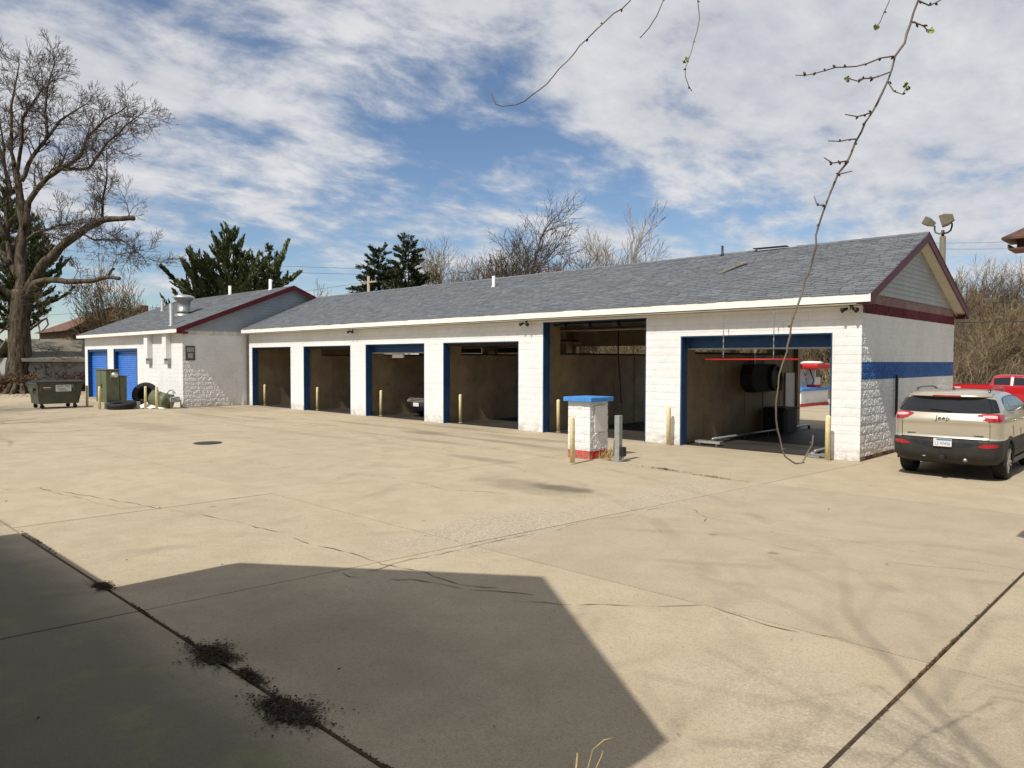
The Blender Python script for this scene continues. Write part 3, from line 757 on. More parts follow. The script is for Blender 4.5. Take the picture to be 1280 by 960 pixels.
wbuild(rk, 'rake_board', 'maroon_trim', wash)
for ya_, yb_ in ((24.97, 25.24), (16.90, 17.2)): wbuild(MB().box(XE + .02, XO - .03, ya_, yb_, 3.51, 3.59), 'eave_return', 'maroon_trim', wash)
wbuild(MB().bbox(XE + .03, XE + .09, 19.52, 19.58, .90, 1.92, .01), 'conduit', 'black_metal', wash)
# small floodlights under the eave
for x in (-25.59, -15.95, -6.06):
    lb = MB().lathe([(.045, 0), (.045, .03), (.02, .035)], (x, 17.14, 3.472), n=10); lb.tube([(x, 17.14, 3.48), (x, 17.08, 3.44), (x, 17.04, 3.41)], .014, 6)
    L = wbuild(lb, 'wall_light', 'black_metal', wash, True)
    for s in (-1, 1):
        d = Vector((s * .8, -.5, -.35)).normalized(); p = Vector((x + s * .05, 17.06, 3.43))
        hb = MB().tube([p, p + d * .07, p + d * .15], [.03, .04, .062], 10); hb.build('lamp_head', 'black_metal', L, True)
# white vent pipe on the roof
def pipe(base, r, h, mat, parent, name='vent_pipe', cap=None):
    m = MB().lathe([(r * 1.9, -.02), (r * 1.25, .05), (r, .06), (r, h), (r * .8, h)], base, n=12)
    o = m.build(name, mat, parent, True)
    return o
pipe((-20.31, 19.95, 5.06), .055, .42, 'white_plastic', roof)
pipe((-11.27, 20.95, 5.50), .035, .30, 'black_metal', roof)

# things in the bays
bar = MB().tube([(-9.55, 16.93, 2.29), (-7.15, 16.93, 2.295)], .017, 10).build('clearance_bar', 'red_paint', None, True)
cb = thing('clearance_bar', 'red pipe clearance bar hanging on two chains in front of the widest bay', 'clearance bar', (-8.35, 16.93, 2.29))
bar.parent = cb; bar.location = -cb.location; bar.name = 'bar'
for x in (-9.05, -7.75):
    ch = MB()
    for k in range(15): 
        z = 2.32 + k * .08; ch.box(x - .012 if k % 2 else x - .004, x + .012 if k % 2 else x + .004, 16.926 if k % 2 else 16.918, 16.934 if k % 2 else 16.942, z, z + .088)
    wbuild(ch, 'chain', 'galvanized', cb)
fan = thing('blower_housing', 'big dark faceted housing fixed high on the side wall of the widest bay', 'blower', (-10.55, 21.95, 1.72))
MB().prism([(-1.1, .1), (-.95, .42), (.55, .44), (.92, .30), (1.1, -.05), (1.0, -.40), (-.75, -.42), (-1.05, -.2)], 'x', -.04, .34).build('housing', 'rubber', fan)
MB().lathe([(.40, .345), (.40, .42), (.34, .43), (.30, .36), (.0, .36)], (0, .45, .02), 'x', 14).build('inlet_ring', 'black_plastic', fan)
MB().bar((.02, -.3, .44), (.02, -.3, .75), .06).build('bracket', 'galvanized', fan)
bn = thing('plastic_bin', 'black bin against the side wall near the rear of the widest bay', 'bin', (-10.2, 22.9, 0))
MB().prism([(-.34, -.5), (.30, -.5), (.34, -.3), (.34, .3), (.30, .5), (-.34, .5)], 'z', .01, .72).build('body', 'black_plastic', bn); MB().bbox(-.36, .36, -.53, .53, .722, .79, .02).build('lid', 'black_plastic', bn)
pn = tag(MB().bbox(-10.59, -10.55, 24.0, 24.72, .06, 1.86, .006).build('leaning_board', 'white_plastic'), 'pale upright board on the side wall by the rear door of the widest bay', 'board')
for (x, y0, y1, lab) in ((-10.0, 18.15, 24.6, 'long pale wheel guide rail along the left side of the widest bay'), (-6.95, 17.45, 24.5, 'wheel guide rail along the right side of the widest bay')):
    gr = thing('guide_rail', lab, 'guide rail', (x, y0, 0), group='wheel guide rails in the widest bay')
    MB().tube([(0, 0, .13), (0, y1 - y0, .13)], .038, 8).build('rail', 'galvanized', gr, True)
    MB().bar((-.05, .02, .085), (-.16, 1.7, .085), .10, .03).build('flared_end', 'aluminium', gr)
    y = .25
    while y < y1 - y0: MB().box(-.03, .03, y - .03, y + .03, .004, .10).build('bracket', 'black_metal', gr); y += 1.55
gp = tag(MB().box(-10.28, -9.55, 17.72, 17.95, .06, .12).box(-10.2, -10.15, 17.78, 17.9, .004, .06).box(-9.7, -9.65, 17.78, 17.9, .004, .06).build('ramp_plate', 'aluminium'), 'flat pale metal ramp plate lying at the mouth of the widest bay', 'ramp')
mt = tag(MB().box(-7.1, -6.6, 17.35, 17.55, .02, .07).box(-7.0, -6.75, 17.2, 17.36, .01, .05).bar((-7.05, 17.3, .05), (-6.6, 17.15, .12), .04).build('metal_scrap', 'galvanized'), 'small heap of bent metal on the ground by the right post of the widest bay', 'scrap metal')
lt = tag(MB().bbox(-23.75, -23.05, 17.72, 17.80, 2.34, 2.52, .01).build('tube_light', 'white_plastic'), 'unlit white tube light box under the door of the third bay from the left', 'light fitting')
for i, x in ((1, -29.35), (3, -19.9)): 
    pass
hz = tag(MB().tube([(-13.9, 19.2, 3.2), (-13.86, 19.15, 2.4), (-13.75, 19.1, 1.6), (-13.7, 19.1, .9)], .022, 6).build('wash_hose', 'rubber', None, True), 'black hose hanging from the ceiling of the tall bay', 'hose')
hz = tag(MB().tube([(-23.3, 19.6, 2.9), (-23.0, 19.6, 2.1), (-22.7, 19.6, 1.4), (-22.6, 19.6, .9)], .022, 6).build('wash_hose', 'rubber', None, True), 'black hose hanging in the third bay from the left, above a car', 'hose')

# bollards at the bay mouths
BOLL = []
bl0 = thing('bollard', '', 'bollard', (0, 0, 0), group='yellow bollards of the car wash')
MB().lathe([(.057, 0), (.057, .99), (.050, 1.015), (.03, 1.03), (0, 1.035)], n=14).build('post', 'yellow_paint', bl0, True)
MB().lathe([(.075, 0), (.075, .012), (.06, .02)], n=14).build('collar', 'pad_concrete', bl0, True)
spots = [((-34.2, 17.75), 'slim yellow bollard in the mouth of the leftmost bay'), ((-29.3, 17.72), 'slim yellow bollard in the mouth of the second bay from the left'), ((-24.55, 17.75), 'slim yellow bollard in the mouth of the third bay, left of the dark car'), ((-19.78, 17.78), 'slim yellow bollard in the mouth of the fourth bay from the left'), ((-15.05, 17.65), 'slim yellow bollard in the mouth of the tall bay'),
         ((-10.66, 17.02), 'pale yellow bollard against the pier left of the widest bay'), ((-6.45, 16.92), 'pale yellow bollard at the right side of the widest bay'), ((-10.21, 12.45), 'yellow bollard in front of the blue-capped white pillar'),
         ((-38.81, 11.14), 'yellow bollard left of the green electrical cabinet'), ((-36.55, 11.0), 'yellow bollard close in front of the green electrical cabinet'), ((-35.44, 12.57), 'yellow bollard in front of the standing tyre'), ((-34.81, 12.83), 'yellow bollard in front of the green barrel, rightmost of four')]
for k, ((x, y), lab) in enumerate(spots):
    if k == 0: bl0.location = (x, y, 0); bl0['label'] = lab; b = bl0
    else: b = copy_thing(bl0, (x, y, 0), rnd.uniform(0, 6), lab)
    b.rotation_euler = (rnd.uniform(-.012, .012), rnd.uniform(-.012, .012), rnd.uniform(0, 6))

# vacuum pillar in front
isl = thing('vacuum_pillar', 'square white block pillar with a flat blue cap and red base', 'pillar', (-10.7, 13.61, 0))
x0, x1, y0, y1 = -11.02, -10.38, 13.27, 13.95
body = wbuild(MB().box(x0 + .01, x1 - .02, y0 + .012, y1, 0, 1.31), 'body', 'island_paint', isl)
for k in range(7):
    z0 = k * .19; z1 = z0 + .183
    for a, b in (((x0, -10.70), (-10.694, x1)) if k % 2 else ((x0, -10.86), (-10.854, -10.54), (-10.534, x1))):
        mb = MB(); v, f = block_face(b - a, min(z1, 1.305) - z0, k * 7 + int(a * -10), 4, 3, .010)
        mb.add([(p[0] + a, p[1] + y0, p[2] + z0) for p in v], f); mb.build('concrete_block', 'island_paint', body, fix=False)
tag(wbuild(rough_wall(x1, y0 + .004, y1, 0, 1.31, .02, .012, '', '', None), 'side_facing', 'island_paint', isl, fix=False), kind='stuff')
wbuild(MB().bbox(-11.09, -10.27, 13.17, 14.03, 1.312, 1.415, .012), 'cap', 'cap_blue', isl)
wbuild(MB().bbox(x1 + .014, x1 + .03, 13.42, 13.85, .62, 1.22, .004), 'side_panel', 'white_plastic', isl)
ps = thing('square_post', 'grey square post with a small meter box at its foot, right of the white pillar', 'post', (-9.75, 13.5, 0))
MB().bbox(-.065, .065, -.065, .065, .01, 1.03, .008).build('post', 'grey_metal', ps)
MB().bbox(-.11, .11, -.11, .11, 0, .018, .004).build('base_plate', 'grey_metal', ps)
MB().bbox(.07, .17, -.05, .07, .12, .33, .01).build('meter_box', 'black_metal', ps)
MB().tube([(.12, 0, .12), (.12, 0, .03)], .025, 8).build('conduit', 'galvanized', ps)
MB().tube([(-.09, .02, .2), (-.16, .05, .25), (-.17, .08, .45)], .012, 6).build('cable', 'black_metal', ps)
wd = MB(); r = random.Random(4)
for k in range(60):
    p = Vector((-10.28 + r.uniform(-.05, .25), 13.75 + r.uniform(-.25, .3), 0)); q = p + Vector((r.uniform(-.15, .15), r.uniform(-.15, .15), r.uniform(.08, .3))); wd.tube([p, p.lerp(q, .5) + Vector((0, 0, .03)), q], [.005, .004, .002], 3, False)
tag(wd.build('dry_weeds', 'straw', fix=False), kind='stuff')

# vacuum island behind the building, seen through the last bay
vi = thing('vacuum_island', 'red white and blue vacuum station behind the building, seen through the widest bay', 'vacuum station', (-15.0, 37.6, 0))
def vb(m, n, mt, s=False): return wbuild(m, n, mt, vi, s)
vb(MB().bbox(-17.2, -15.0, 35.9, 39.3, .14, .78, .02), 'base', 'white_block'); vb(MB().box(-17.22, -14.98, 35.88, 39.32, 0, .14), 'red_base', 'red_paint')
vb(MB().bbox(-17.3, -14.9, 35.8, 39.4, .78, .92, .015), 'counter', 'cap_blue')
vb(MB().prism([(36.0, .92), (37.6, .92), (36.9, 2.1), (36.0, 2.1)], 'x', -16.9, -15.4), 'cabinet', 'siding')
vb(MB().bbox(-17.0, -15.3, 35.95, 37.0, 2.10, 2.17, .01), 'cabinet_top', 'white_trim')
vb(MB().bbox(-15.5, -15.05, 37.7, 38.4, 1.05, 1.84, .02), 'dispenser', 'sign_face'); vb(MB().box(-15.52, -15.03, 37.68, 38.42, .92, 1.05), 'dispenser_base', 'red_paint')
vb(MB().box(-15.04, -15.02, 37.8, 38.3, 1.45, 1.8), 'dispenser_face', 'chrome_dark')
vb(MB().bbox(-15.75, -14.55, 36.7, 38.4, 1.86, 2.16, .10), 'canopy', 'red_paint'); vb(MB().lathe([(.0, .10), (.4, .08), (.62, .0)], (-15.15, 37.5, 2.16), n=16), 'canopy_top', 'white_trim', True)
vb(MB().tube([(-15.15, 37.2, 1.9), (-15.0, 37.4, 1.3), (-15.05, 37.3, 1.0)], .03, 6), 'hose', 'black_metal', True)

# ================================================================== STORAGE WING
wing = thing('storage_building', 'white block storage building with two blue roll-up doors and maroon gable trim', 'storage building', (-42.3, 14.14, 0))
WOPEN = [(-49.0, -45.55, 2.83), (-44.5, -40.92, 2.83)]
core_wall(WYF + .01, WYF + .2, WX0, WX1 - .012, 3.5, WOPEN, 'white_block', 'front_wall', wing)
wf = wing.children[0]
tag_m = MB()
block_wall(WX0, WX1 + .004, 3.5, WYF, WOPEN, wf, 0)
m = rough_wall(WX1, WYF, 17.3, 0, 3.62, .04, .013, '', '', None)
tag(wbuild(m, 'side_wall_facing', 'wing_wall_paint', wing, fix=False), kind='stuff')
wbuild(MB().box(WX1 - .2, WX1 - .03, WYF + .03, WYB, 0, 3.6), 'side_wall', 'white_block', wing)
wbuild(MB().box(WX0, WX0 + .2, WYF + .21, WYB, 0, 3.5), 'side_wall', 'garage_siding', wing)
wbuild(MB().box(WX0 + .21, WX1 - .21, WYB - .2, WYB, 0, 3.5), 'rear_wall', 'garage_siding', wing)
for a, b, zt in WOPEN:
    f = MB(); f.box(a, a + .14, WYF - .01, WYF + .30, 0, zt); f.box(b - .06, b, WYF - .01, WYF + .30, 0, zt); f.box(a + .141, b - .061, WYF + .02, WYF + .30, zt - .14, zt - .003)
    fr = wbuild(f, 'door_frame', 'blue_paint', wing)
    n = 24; h = (zt - .15) / n; sm = None
    d = MB().box(a + .14, b - .06, WYF + .225, WYF + .24, 0, zt - .14).build('roll_up_door', 'door_blue', fr)
    d.parent = wing; d.location = -wing.location
    for k in range(n):
        if sm is None:
            L = b - a - .204
            sb = MB().prism([(0.0, 0.004), (-.012, .026), (-.030, h * .55), (-.026, h - .014), (0, h - .004)], 'x', 0, L); sm = sb.mesh('slat', 'door_blue')
        link('slat', sm, d, (a + .142, WYF + .224, k * h))
WS = (6.09 - 3.69) / (19.74 - 13.78)
wyr = 25.7
wzr = 6.09 - WS * (wyr - 19.74)
WXE = -34.82
wr = wbuild(MB().prism([(13.78, 3.685), (19.74, 6.085), (wyr, wzr), (wyr, wzr - .13), (19.74, 5.95), (13.78, 3.55)], 'x', WX0 - .2, WXE), 'roof', 'dark_wood', wing)
m = shingles(MB(), WX0 - .22, WXE + .02, 13.76, 3.68, WS, 6.43, tab=.6, seed=6)
tag(m.build('shingles', 'shingle', wr, fix=False), kind='stuff')
MB().add([(WX0 - .22, 19.74, 6.092), (WXE + .02, 19.74, 6.092), (WXE + .02, wyr, wzr + .003), (WX0 - .22, wyr, wzr + .003)], [(0, 1, 2, 3)]).build('rear_shingles', 'shingle', wr, fix=False)
wbuild(MB().box(WX0 - .22, WXE - .03, 13.752, 13.778, 3.50, 3.67), 'fascia', 'white_trim', wing)
wbuild(MB().box(WX0 - .2, WX1 - .003, 13.78, WYF + .03, 3.503, 3.52), 'soffit', 'soffit', wing)
rk = MB()
for (ya, za, yb, zb) in ((13.76, 3.70, 19.74, 6.105), (wyr, wzr + .01, 19.74, 6.105)):
    rk.add([(WXE - .03, ya, za), (WXE + .006, ya, za), (WXE + .006, yb, zb), (WXE - .03, yb, zb), (WXE - .03, ya, za - .23), (WXE + .006, ya, za - .23), (WXE + .006, yb, zb - .25), (WXE - .03, yb, zb - .25)], [(0, 1, 2, 3), (4, 7, 6, 5), (0, 4, 5, 1), (1, 5, 6, 2), (2, 6, 7, 3), (3, 7, 4, 0)])
wbuild(rk, 'rake_board', 'maroon_trim', wing)
wbuild(MB().box(WX1 + .02, WXE - .04, 13.79, 14.3, 3.46, 3.55), 'eave_return', 'maroon_trim', wing)
gs = MB()
for (ya, za, yb, zb) in ((13.80, 3.54, 19.74, 5.94), (19.74, 5.94, wyr - .02, wzr - .145)):
    gs.add([(WX1 - .01, ya, za), (WXE - .032, ya, za), (WXE - .032, yb, zb), (WX1 - .01, yb, zb)], [(0, 1, 2, 3)])
wbuild(gs, 'rake_soffit', 'soffit', wing, fix=False)
gw = wbuild(MB().prism([(14.2, 3.61), (25.2, 3.61), (25.2, 3.7), (19.74, 5.90), (14.2, 3.7)], 'x', WX1 - .12, WX1 - .015), 'gable_wall', 'siding_blue', wing)
gable(gw, WX1 - .012, 1, 13.92, 25.5, 3.62, 19.74, 5.99, .15, 'siding_blue', .03)
for (xa, xb) in ((-39.31, -38.83), (-36.94, -36.46)):
    dp = wbuild(MB().bbox(xa, xb, WYF - .25, WYF - .006, 2.30, 3.50, .01), 'boxed_duct', 'white_block', wing)
    MB().box(xa + .03, xb - .004, WYF - .16, WYF - .012, 2.02, 2.298).build('duct_vent', 'grey_metal', dp)
pipe((-46.33, 17.48, 5.16), .10, .78, 'galvanized', wr); pipe((-36.8, 14.31, 3.86), .12, 1.10, 'galvanized', wr)
pipe((-42.06, 19.7, 6.02), .08, .55, 'white_plastic', wr); pipe((-36.9, 19.52, 5.95), .08, .60, 'white_plastic', wr)
mv = MB().lathe([(.52, -.22), (.46, .02), (.36, .05), (.34, .12), (.44, .13), (.44, .17), (.32, .18), (.32, .68), (.42, .73), (.50, .86)], (-39.6, 16.04, 4.62), n=20).build('roof_ventilator', 'galvanized', wr, True)
MB().lathe([(.36, .84), (.55, .85), (.53, .93), (.33, 1.02), (0, 1.05)], (-39.6, 16.04, 4.62), n=20).build('hood', 'aluminium', mv, True)
pq = MB().bbox(WX1 + .018, WX1 + .04, 14.27, 14.72, 2.22, 2.90, .006); sg = wbuild(pq, 'wall_sign', 'chrome_dark', wing)
MB().box(WX1 + .041, WX1 + .044, 14.33, 14.66, 2.62, 2.82).box(WX1 + .041, WX1 + .044, 14.38, 14.61, 2.32, 2.55).build('sign_print', 'grey_metal', sg)
wbuild(MB().box(WX1 - .06, WX1 + .06, 17.05, 17.24, .0, 3.5), 'corner_trim', 'white_block', wing)
# ================================================================== VEHICLES
def interp(tab, z):
    for a, b in zip(tab[:-1], tab[1:]):
        if z <= b[0]:
            t = (z - a[0]) / (b[0] - a[0]); return [p + (q - p) * t for p, q in zip(a, b)]
    return list(tab[-1])
class CarSkin:
    """body surface given level by level: half width, rear y, front y, corner radius"""
    def __init__(self, tab, bow=.07): self.tab = tab; self.bow = bow
    def lev(self, z): return interp(self.tab, z)[1:]
    def rear(self, xn, z, out=0.0):
        w, r, f, R = self.lev(z); k = max(0.0, (abs(xn) - (1 - R / w)) / (R / w))
        y = r + self.bow * xn * xn + R * (1 - math.sqrt(max(0, 1 - k * k)))
        n = Vector((xn * (.15 + .85 * k), -1 + .8 * k, .25)).normalized()
        return Vector((xn * w, y, z)) + n * out
    def front(self, xn, z, out=0.0):
        w, r, f, R = self.lev(z); k = max(0.0, (abs(xn) - (1 - R / w)) / (R / w))
        y = f - self.bow * 1.6 * xn * xn - R * (1 - math.sqrt(max(0, 1 - k * k)))
        return Vector((xn * w, y + out, z))
    def side(self, y, z, s=1, out=0.0):
        w, r, f, R = self.lev(z); return Vector((s * (w + out), y, z))
    def shell(self, z0, z1, dz, axles=(), arch=.43, wr=.36, dy=.06, cap_top=False, grow=0.0):
        mb = MB(); zs = []; z = z0
        while z < z1 - 1e-6: zs.append(z); z += dz
        zs.append(z1)
        xs = [-math.cos(math.pi * (k / 26)) for k in range(27)]
        rows = []
        for z in zs:
            w, r, f, R = self.lev(z); row = []
            for x in xs: row.append(self.rear(x, z, 0))
            ya, yb = r + self.bow + R, f - self.bow * 1.6 - R; n = 64
            row += [Vector((w, ya + (yb - ya) * k / n, z)) for k in range(1, n)]
            for x in reversed(xs): row.append(self.front(x, z))
            row += [Vector((-w, yb + (ya - yb) * k / n, z)) for k in range(1, n)]
            if grow: row = [Vector((p.x * (1 + grow / w), p.y + (-grow if p.y < 2 else grow), p.z)) for p in row]
            rows.append(row)
        n = len(rows[0]); vs = [p for row in rows for p in row]; fs = []
        for j in range(len(rows) - 1):
            for i in range(n):
                i2 = (i + 1) % n; q = (j * n + i, j * n + i2, (j + 1) * n + i2, (j + 1) * n + i)
                c = (vs[q[0]] + vs[q[1]] + vs[q[2]] + vs[q[3]]) / 4
                w = self.lev(c.z)[0]
                if abs(c.x) > w * .93 and any((c.y - a) ** 2 + (c.z - wr) ** 2 < arch * arch for a in axles): continue
                fs.append(q)
        if cap_top: fs.append(tuple(range((len(rows) - 1) * n, len(rows) * n)))
        mb.add(vs, fs); return mb
    def patch(self, fn, us, lo, hi, nz=5, out=.004):
        mb = MB(); vs = []; fs = []
        for k, u in enumerate(us):
            for j in range(nz + 1): vs.append(fn(u, lo[k] + (hi[k] - lo[k]) * j / nz, out))
        for k in range(len(us) - 1):
            for j in range(nz):
                a = k * (nz + 1) + j; fs.append((a, a + nz + 1, a + nz + 2, a + 1))
        mb.add(vs, fs); return mb
def wheel(parent, x, y, r=.36, w=.235, s=1, spokes=5, hub='aluminium'):
    W = MB().lathe([(r - .10, -w / 2), (r - .025, -w / 2), (r, -w / 2 + .03), (r, w / 2 - .03), (r - .025, w / 2), (r - .10, w / 2), (r - .11, 0)], (x, y, r), 'x', 32).build('wheel', 'rubber', parent, True)
    rm = MB().lathe([(r - .095, 0), (r - .105, s * w * .40), (r - .12, s * w * .42), (r - .135, s * w * .2), (.0, s * w * .12)], (x, y, r), 'x', 28)
    for k in range(spokes * 2):
        a = math.pi * k / spokes + (.16 if k % 2 else -.16) ; c, sn = math.cos(a), math.sin(a)
        rm.bar((x + s * w * .36, y + .05 * c, r + .05 * sn), (x + s * w * .40, y + (r - .115) * c, r + (r - .115) * sn), .045, .03)
    rm.lathe([(.0, 0), (.06, 0), (.05, s * w * .44), (0, s * w * .45)], (x, y, r), 'x', 14)
    rm.build('rim', hub, W); return W

suv = thing('parked_car', 'champagne beige sport utility vehicle parked beside the end wall, seen from behind', 'car', (-3.86, 15.78, 0), math.radians(1.0))
SK = CarSkin([(.30, .80, .20, 4.45, .20), (.36, .86, .12, 4.50, .22), (.42, .91, .05, 4.55, .24), (.50, .925, .015, 4.60, .25), (.62, .93, .0, 4.62, .25), (.74, .93, .005, 4.62, .25), (.785, .93, .02, 4.62, .25), (.80, .925, .06, 4.61, .26), (.88, .926, .065, 4.58, .26), (1.02, .926, .06, 4.45, .26), (1.07, .925, .05, 4.25, .26), (1.10, .922, .028, 4.05, .26), (1.14, .918, .03, 3.75, .26), (1.20, .908, .055, 3.45, .25), (1.27, .888, .10, 3.25, .235), (1.36, .858, .16, 3.0, .215), (1.46, .815, .235, 2.75, .20), (1.55, .768, .29, 2.5, .19), (1.60, .735, .315, 2.35, .20), (1.635, .695, .34, 2.2, .22), (1.665, .63, .40, 2.0, .26), (1.685, .54, .50, 1.8, .25), (1.70, .38, .75, 1.5, .2)])
AX = (.95, 3.65)
SK.shell(.79, 1.70, .03, AX, .43, .36, cap_top=True).build('body', 'car_gold', suv, True)
SK.shell(.32, .79, .03, AX, .43, .36).build('bumper', 'black_plastic', suv, True)
for s in (-1, 1):
    for a in AX:
        mb = MB(); vs = []; fs = []; n = 26
        for k in range(n + 1):
            t = math.radians(-8 + 196 * k / n); c, q = math.cos(t), math.sin(t)
            for rr, o in ((.405, -.02), (.405, .012), (.43, .018), (.475, .012), (.485, -.02)):
                z = .36 + rr * q; w = SK.lev(max(.42, min(z, 1.0)))[0]; vs.append((s * (w + o), a + rr * c, max(z, .30)))
        for k in range(n):
            for j in range(4): fs.append((k * 5 + j, k * 5 + j + 1, (k + 1) * 5 + j + 1, (k + 1) * 5 + j))
        mb.add(vs, fs); mb.build('wheel_arch', 'black_plastic', suv, True)
        wheel(suv, s * .80, a, s=s)
MB().box(-.66, .66, .35, 4.3, .28, .70).box(-.90, .90, 1.45, 3.15, .26, .36).build('underbody', 'black_metal', suv)
# rear window, lamps and trim
xs = [-math.cos(math.pi * k / 52) for k in range(4, 49)]
rg = SK.patch(SK.rear, xs, [1.278 + .03 * abs(x) ** 4 for x in xs], [1.585 - .03 * abs(x) ** 2 - .04 * abs(x) ** 10 for x in xs], 10, .012).build('rear_window', 'glass_dark', suv, True)
MB().tube([SK.rear(.12, 1.305, .03), SK.rear(.0, 1.325, .035), SK.rear(-.30, 1.335, .03)], [.014, .011, .007], 6).build('wiper', 'black_plastic', rg, True)
sp = MB(); vs = []; fs = []
for k in range(13):
    xn = -1 + k / 6; p = SK.rear(xn * .97, 1.60, 0); q = Vector((p.x, p.y - .11 + .06 * abs(xn) ** 3, 1.605)); 
    vs += [p + Vector((0, .12, .035)), q, q + Vector((0, .005, -.028)), p + Vector((0, .02, -.02))]
for k in range(12):
    for j in range(4): fs.append((k * 4 + j, k * 4 + (j + 1) % 4, (k + 1) * 4 + (j + 1) % 4, (k + 1) * 4 + j))
sp.add(vs, fs); spo = sp.build('spoiler', 'car_gold', suv, True)
MB().bbox(-.24, .24, .205, .235, 1.582, 1.608, .006).build('high_brake_light', 'tail_red', spo)
for s in (-1, 1):
    us = [s * u for u in (.60, .70, .80, .88, .94, .98, 1.0)]
    tl = SK.patch(SK.rear, us, [1.235, 1.165, 1.135, 1.13, 1.13, 1.135, 1.14], [1.255, 1.275, 1.28, 1.28, 1.275, 1.27, 1.265], 4, .012).build('tail_light', 'tail_red', suv, True)
    us = [s * u for u in (.70, .78, .86, .92)]
    SK.patch(SK.rear, us, [1.215, 1.20, 1.195, 1.195], [1.245, 1.25, 1.25, 1.245], 2, .018).build('lamp_lens', 'tail_clear', tl, True)
    ts = SK.patch(lambda y, z, o: SK.side(y, z, s, o), [.42, .50, .58], [1.135, 1.15, 1.20], [1.268, 1.26, 1.235], 3, .008); ts.build('lamp_side', 'tail_red', tl, True)
    us = [s * u for u in (.62, .72, .84, .93)]
    SK.patch(SK.rear, us, [.655, .645, .65, .665], [.675, .72, .725, .715], 2, .008).build('reflector', 'tail_red', suv, True)
    # side glass: front door, rear door, quarter; dark strip joins them
    for name, ys, lo, hi in (('side_window', [.80, .90, 1.05, 1.18], [1.37, 1.32, 1.297, 1.29], [1.45, 1.52, 1.553, 1.56]), ('side_window', [1.24, 1.5, 1.8, 2.02], [1.288, 1.283, 1.28, 1.278], [1.562, 1.57, 1.572, 1.57]), ('side_window', [2.10, 2.4, 2.65, 2.85, 3.05], [1.277, 1.275, 1.275, 1.275, 1.275], [1.568, 1.53, 1.44, 1.36, 1.29])):
        SK.patch(lambda y, z, o: SK.side(y, z, s, o), ys, lo, hi, 5, .004).build(name, 'glass_dark', suv, True)
    wt = MB().tube([SK.side(y, z, s, .006) for y, z in ((.80, 1.36), (.9, 1.31), (1.2, 1.283), (2.0, 1.272), (3.05, 1.268))], .008, 5).build('window_trim', 'chrome', suv, True)
    MB().tube([SK.side(y, z, s, .006) for y, z in ((.80, 1.45), (.92, 1.535), (1.1, 1.565), (1.6, 1.58), (2.1, 1.578), (2.45, 1.54))], .007, 5).build('window_trim', 'black_metal', suv, True)
    # roof rails with feet
    MB().tube([(s * .62, .62, 1.655), (s * .625, .72, 1.715), (s * .63, 1.0, 1.735), (s * .63, 1.7, 1.735), (s * .625, 2.0, 1.71), (s * .60, 2.1, 1.665)], [.02, .02, .017, .017, .02, .02], 8).build('roof_rail', 'chrome_dark', suv, True)
    # door gaps and handles
    for pts in ([(1.21, 1.26), (1.21, 1.0), (1.33, .80)], [(2.06, 1.26), (2.06, .9), (2.06, .52)], [(3.1, 1.24), (3.12, .9), (3.1, .52)]):
        MB().tube([SK.side(y, z, s, .001) for y, z in pts], .005, 4).build('door_gap', 'black_metal', suv)
    for y in (1.36, 2.2): MB().tube([SK.side(y, 1.12, s, .005), SK.side(y + .03, 1.12, s, .035), SK.side(y + .19, 1.12, s, .035), SK.side(y + .22, 1.12, s, .005)], .014, 6).build('door_handle', 'car_gold', suv, True)
    MB().bbox(s * 1.0 - .10, s * 1.0 + .10, 2.75, 2.86, 1.22, 1.37, .03).build('side_mirror', 'car_gold', suv, True)
    MB().tube([SK.side(y, z, s, .008) for y, z in ((1.42, .56), (2.4, .55), (3.16, .57))], .02, 6).build('sill_trim', 'black_plastic', suv, True)
    # tailgate gaps at the sides
    MB().tube([SK.rear(s * .80, z, .002) for z in (.80, .9, 1.0, 1.08, 1.13)], .004, 4).build('tailgate_gap', 'black_metal', suv)
MB().tube([SK.rear(x / 10, .792, .012) for x in range(-8, 9)], .010, 5).build('tailgate_gap', 'black_metal', suv)
pr = SK.patch(SK.rear, [-.62, -.5, -.3, 0, .3, .5, .62], [.74, .66, .63, .625, .63, .66, .74], [.775] * 7, 2, .004).build('plate_recess', 'black_metal', suv, True)
pl = MB().bbox(-.155, .155, -.035, -.022, .640, .79, .004).build('licence_plate', 'sign_face', suv)
MB().box(-.10, .15, -.0375, -.0352, .755, .785).build('plate_band', 'plate_blue', pl)
text_mesh('L3 97436', .082, .001, 'plate_blue', 'plate_number', pl, Matrix.Translation((0, -.0365, .695)) @ Matrix.Rotation(math.pi / 2, 4, 'X'), .84)
text_mesh('Jeep', .125, .004, 'chrome_dark', 'badge', suv, Matrix.Translation((-.02, .035, 1.175)) @ Matrix.Rotation(math.pi / 2 - .12, 4, 'X'), 1.15)
for x, w in ((-.56, .15), (.56, .16)):
    p = SK.rear(x / .92, .865, .004); MB().bbox(p.x - w / 2, p.x + w / 2, p.y - .005, p.y + .01, .857, .875, .003).build('badge', 'chrome_dark', suv)
MB().bbox(-.045, .045, -.05, .10, .40, .48, .006).box(-.03, .03, -.052, -.051, .415, .465).build('tow_hitch', 'black_metal', suv)
MB().tube([(.36, .05, .40), (.36, .25, .40)], .035, 10).tube([(-.36, .05, .43), (-.30, .05, .43)], .012, 6).build('exhaust_pipe', 'galvanized', suv, True)
MB().prism([(.72, 1.69), (.86, 1.69), (.74, 1.755)], 'x', -.015, .015).build('antenna_fin', 'black_plastic', suv)

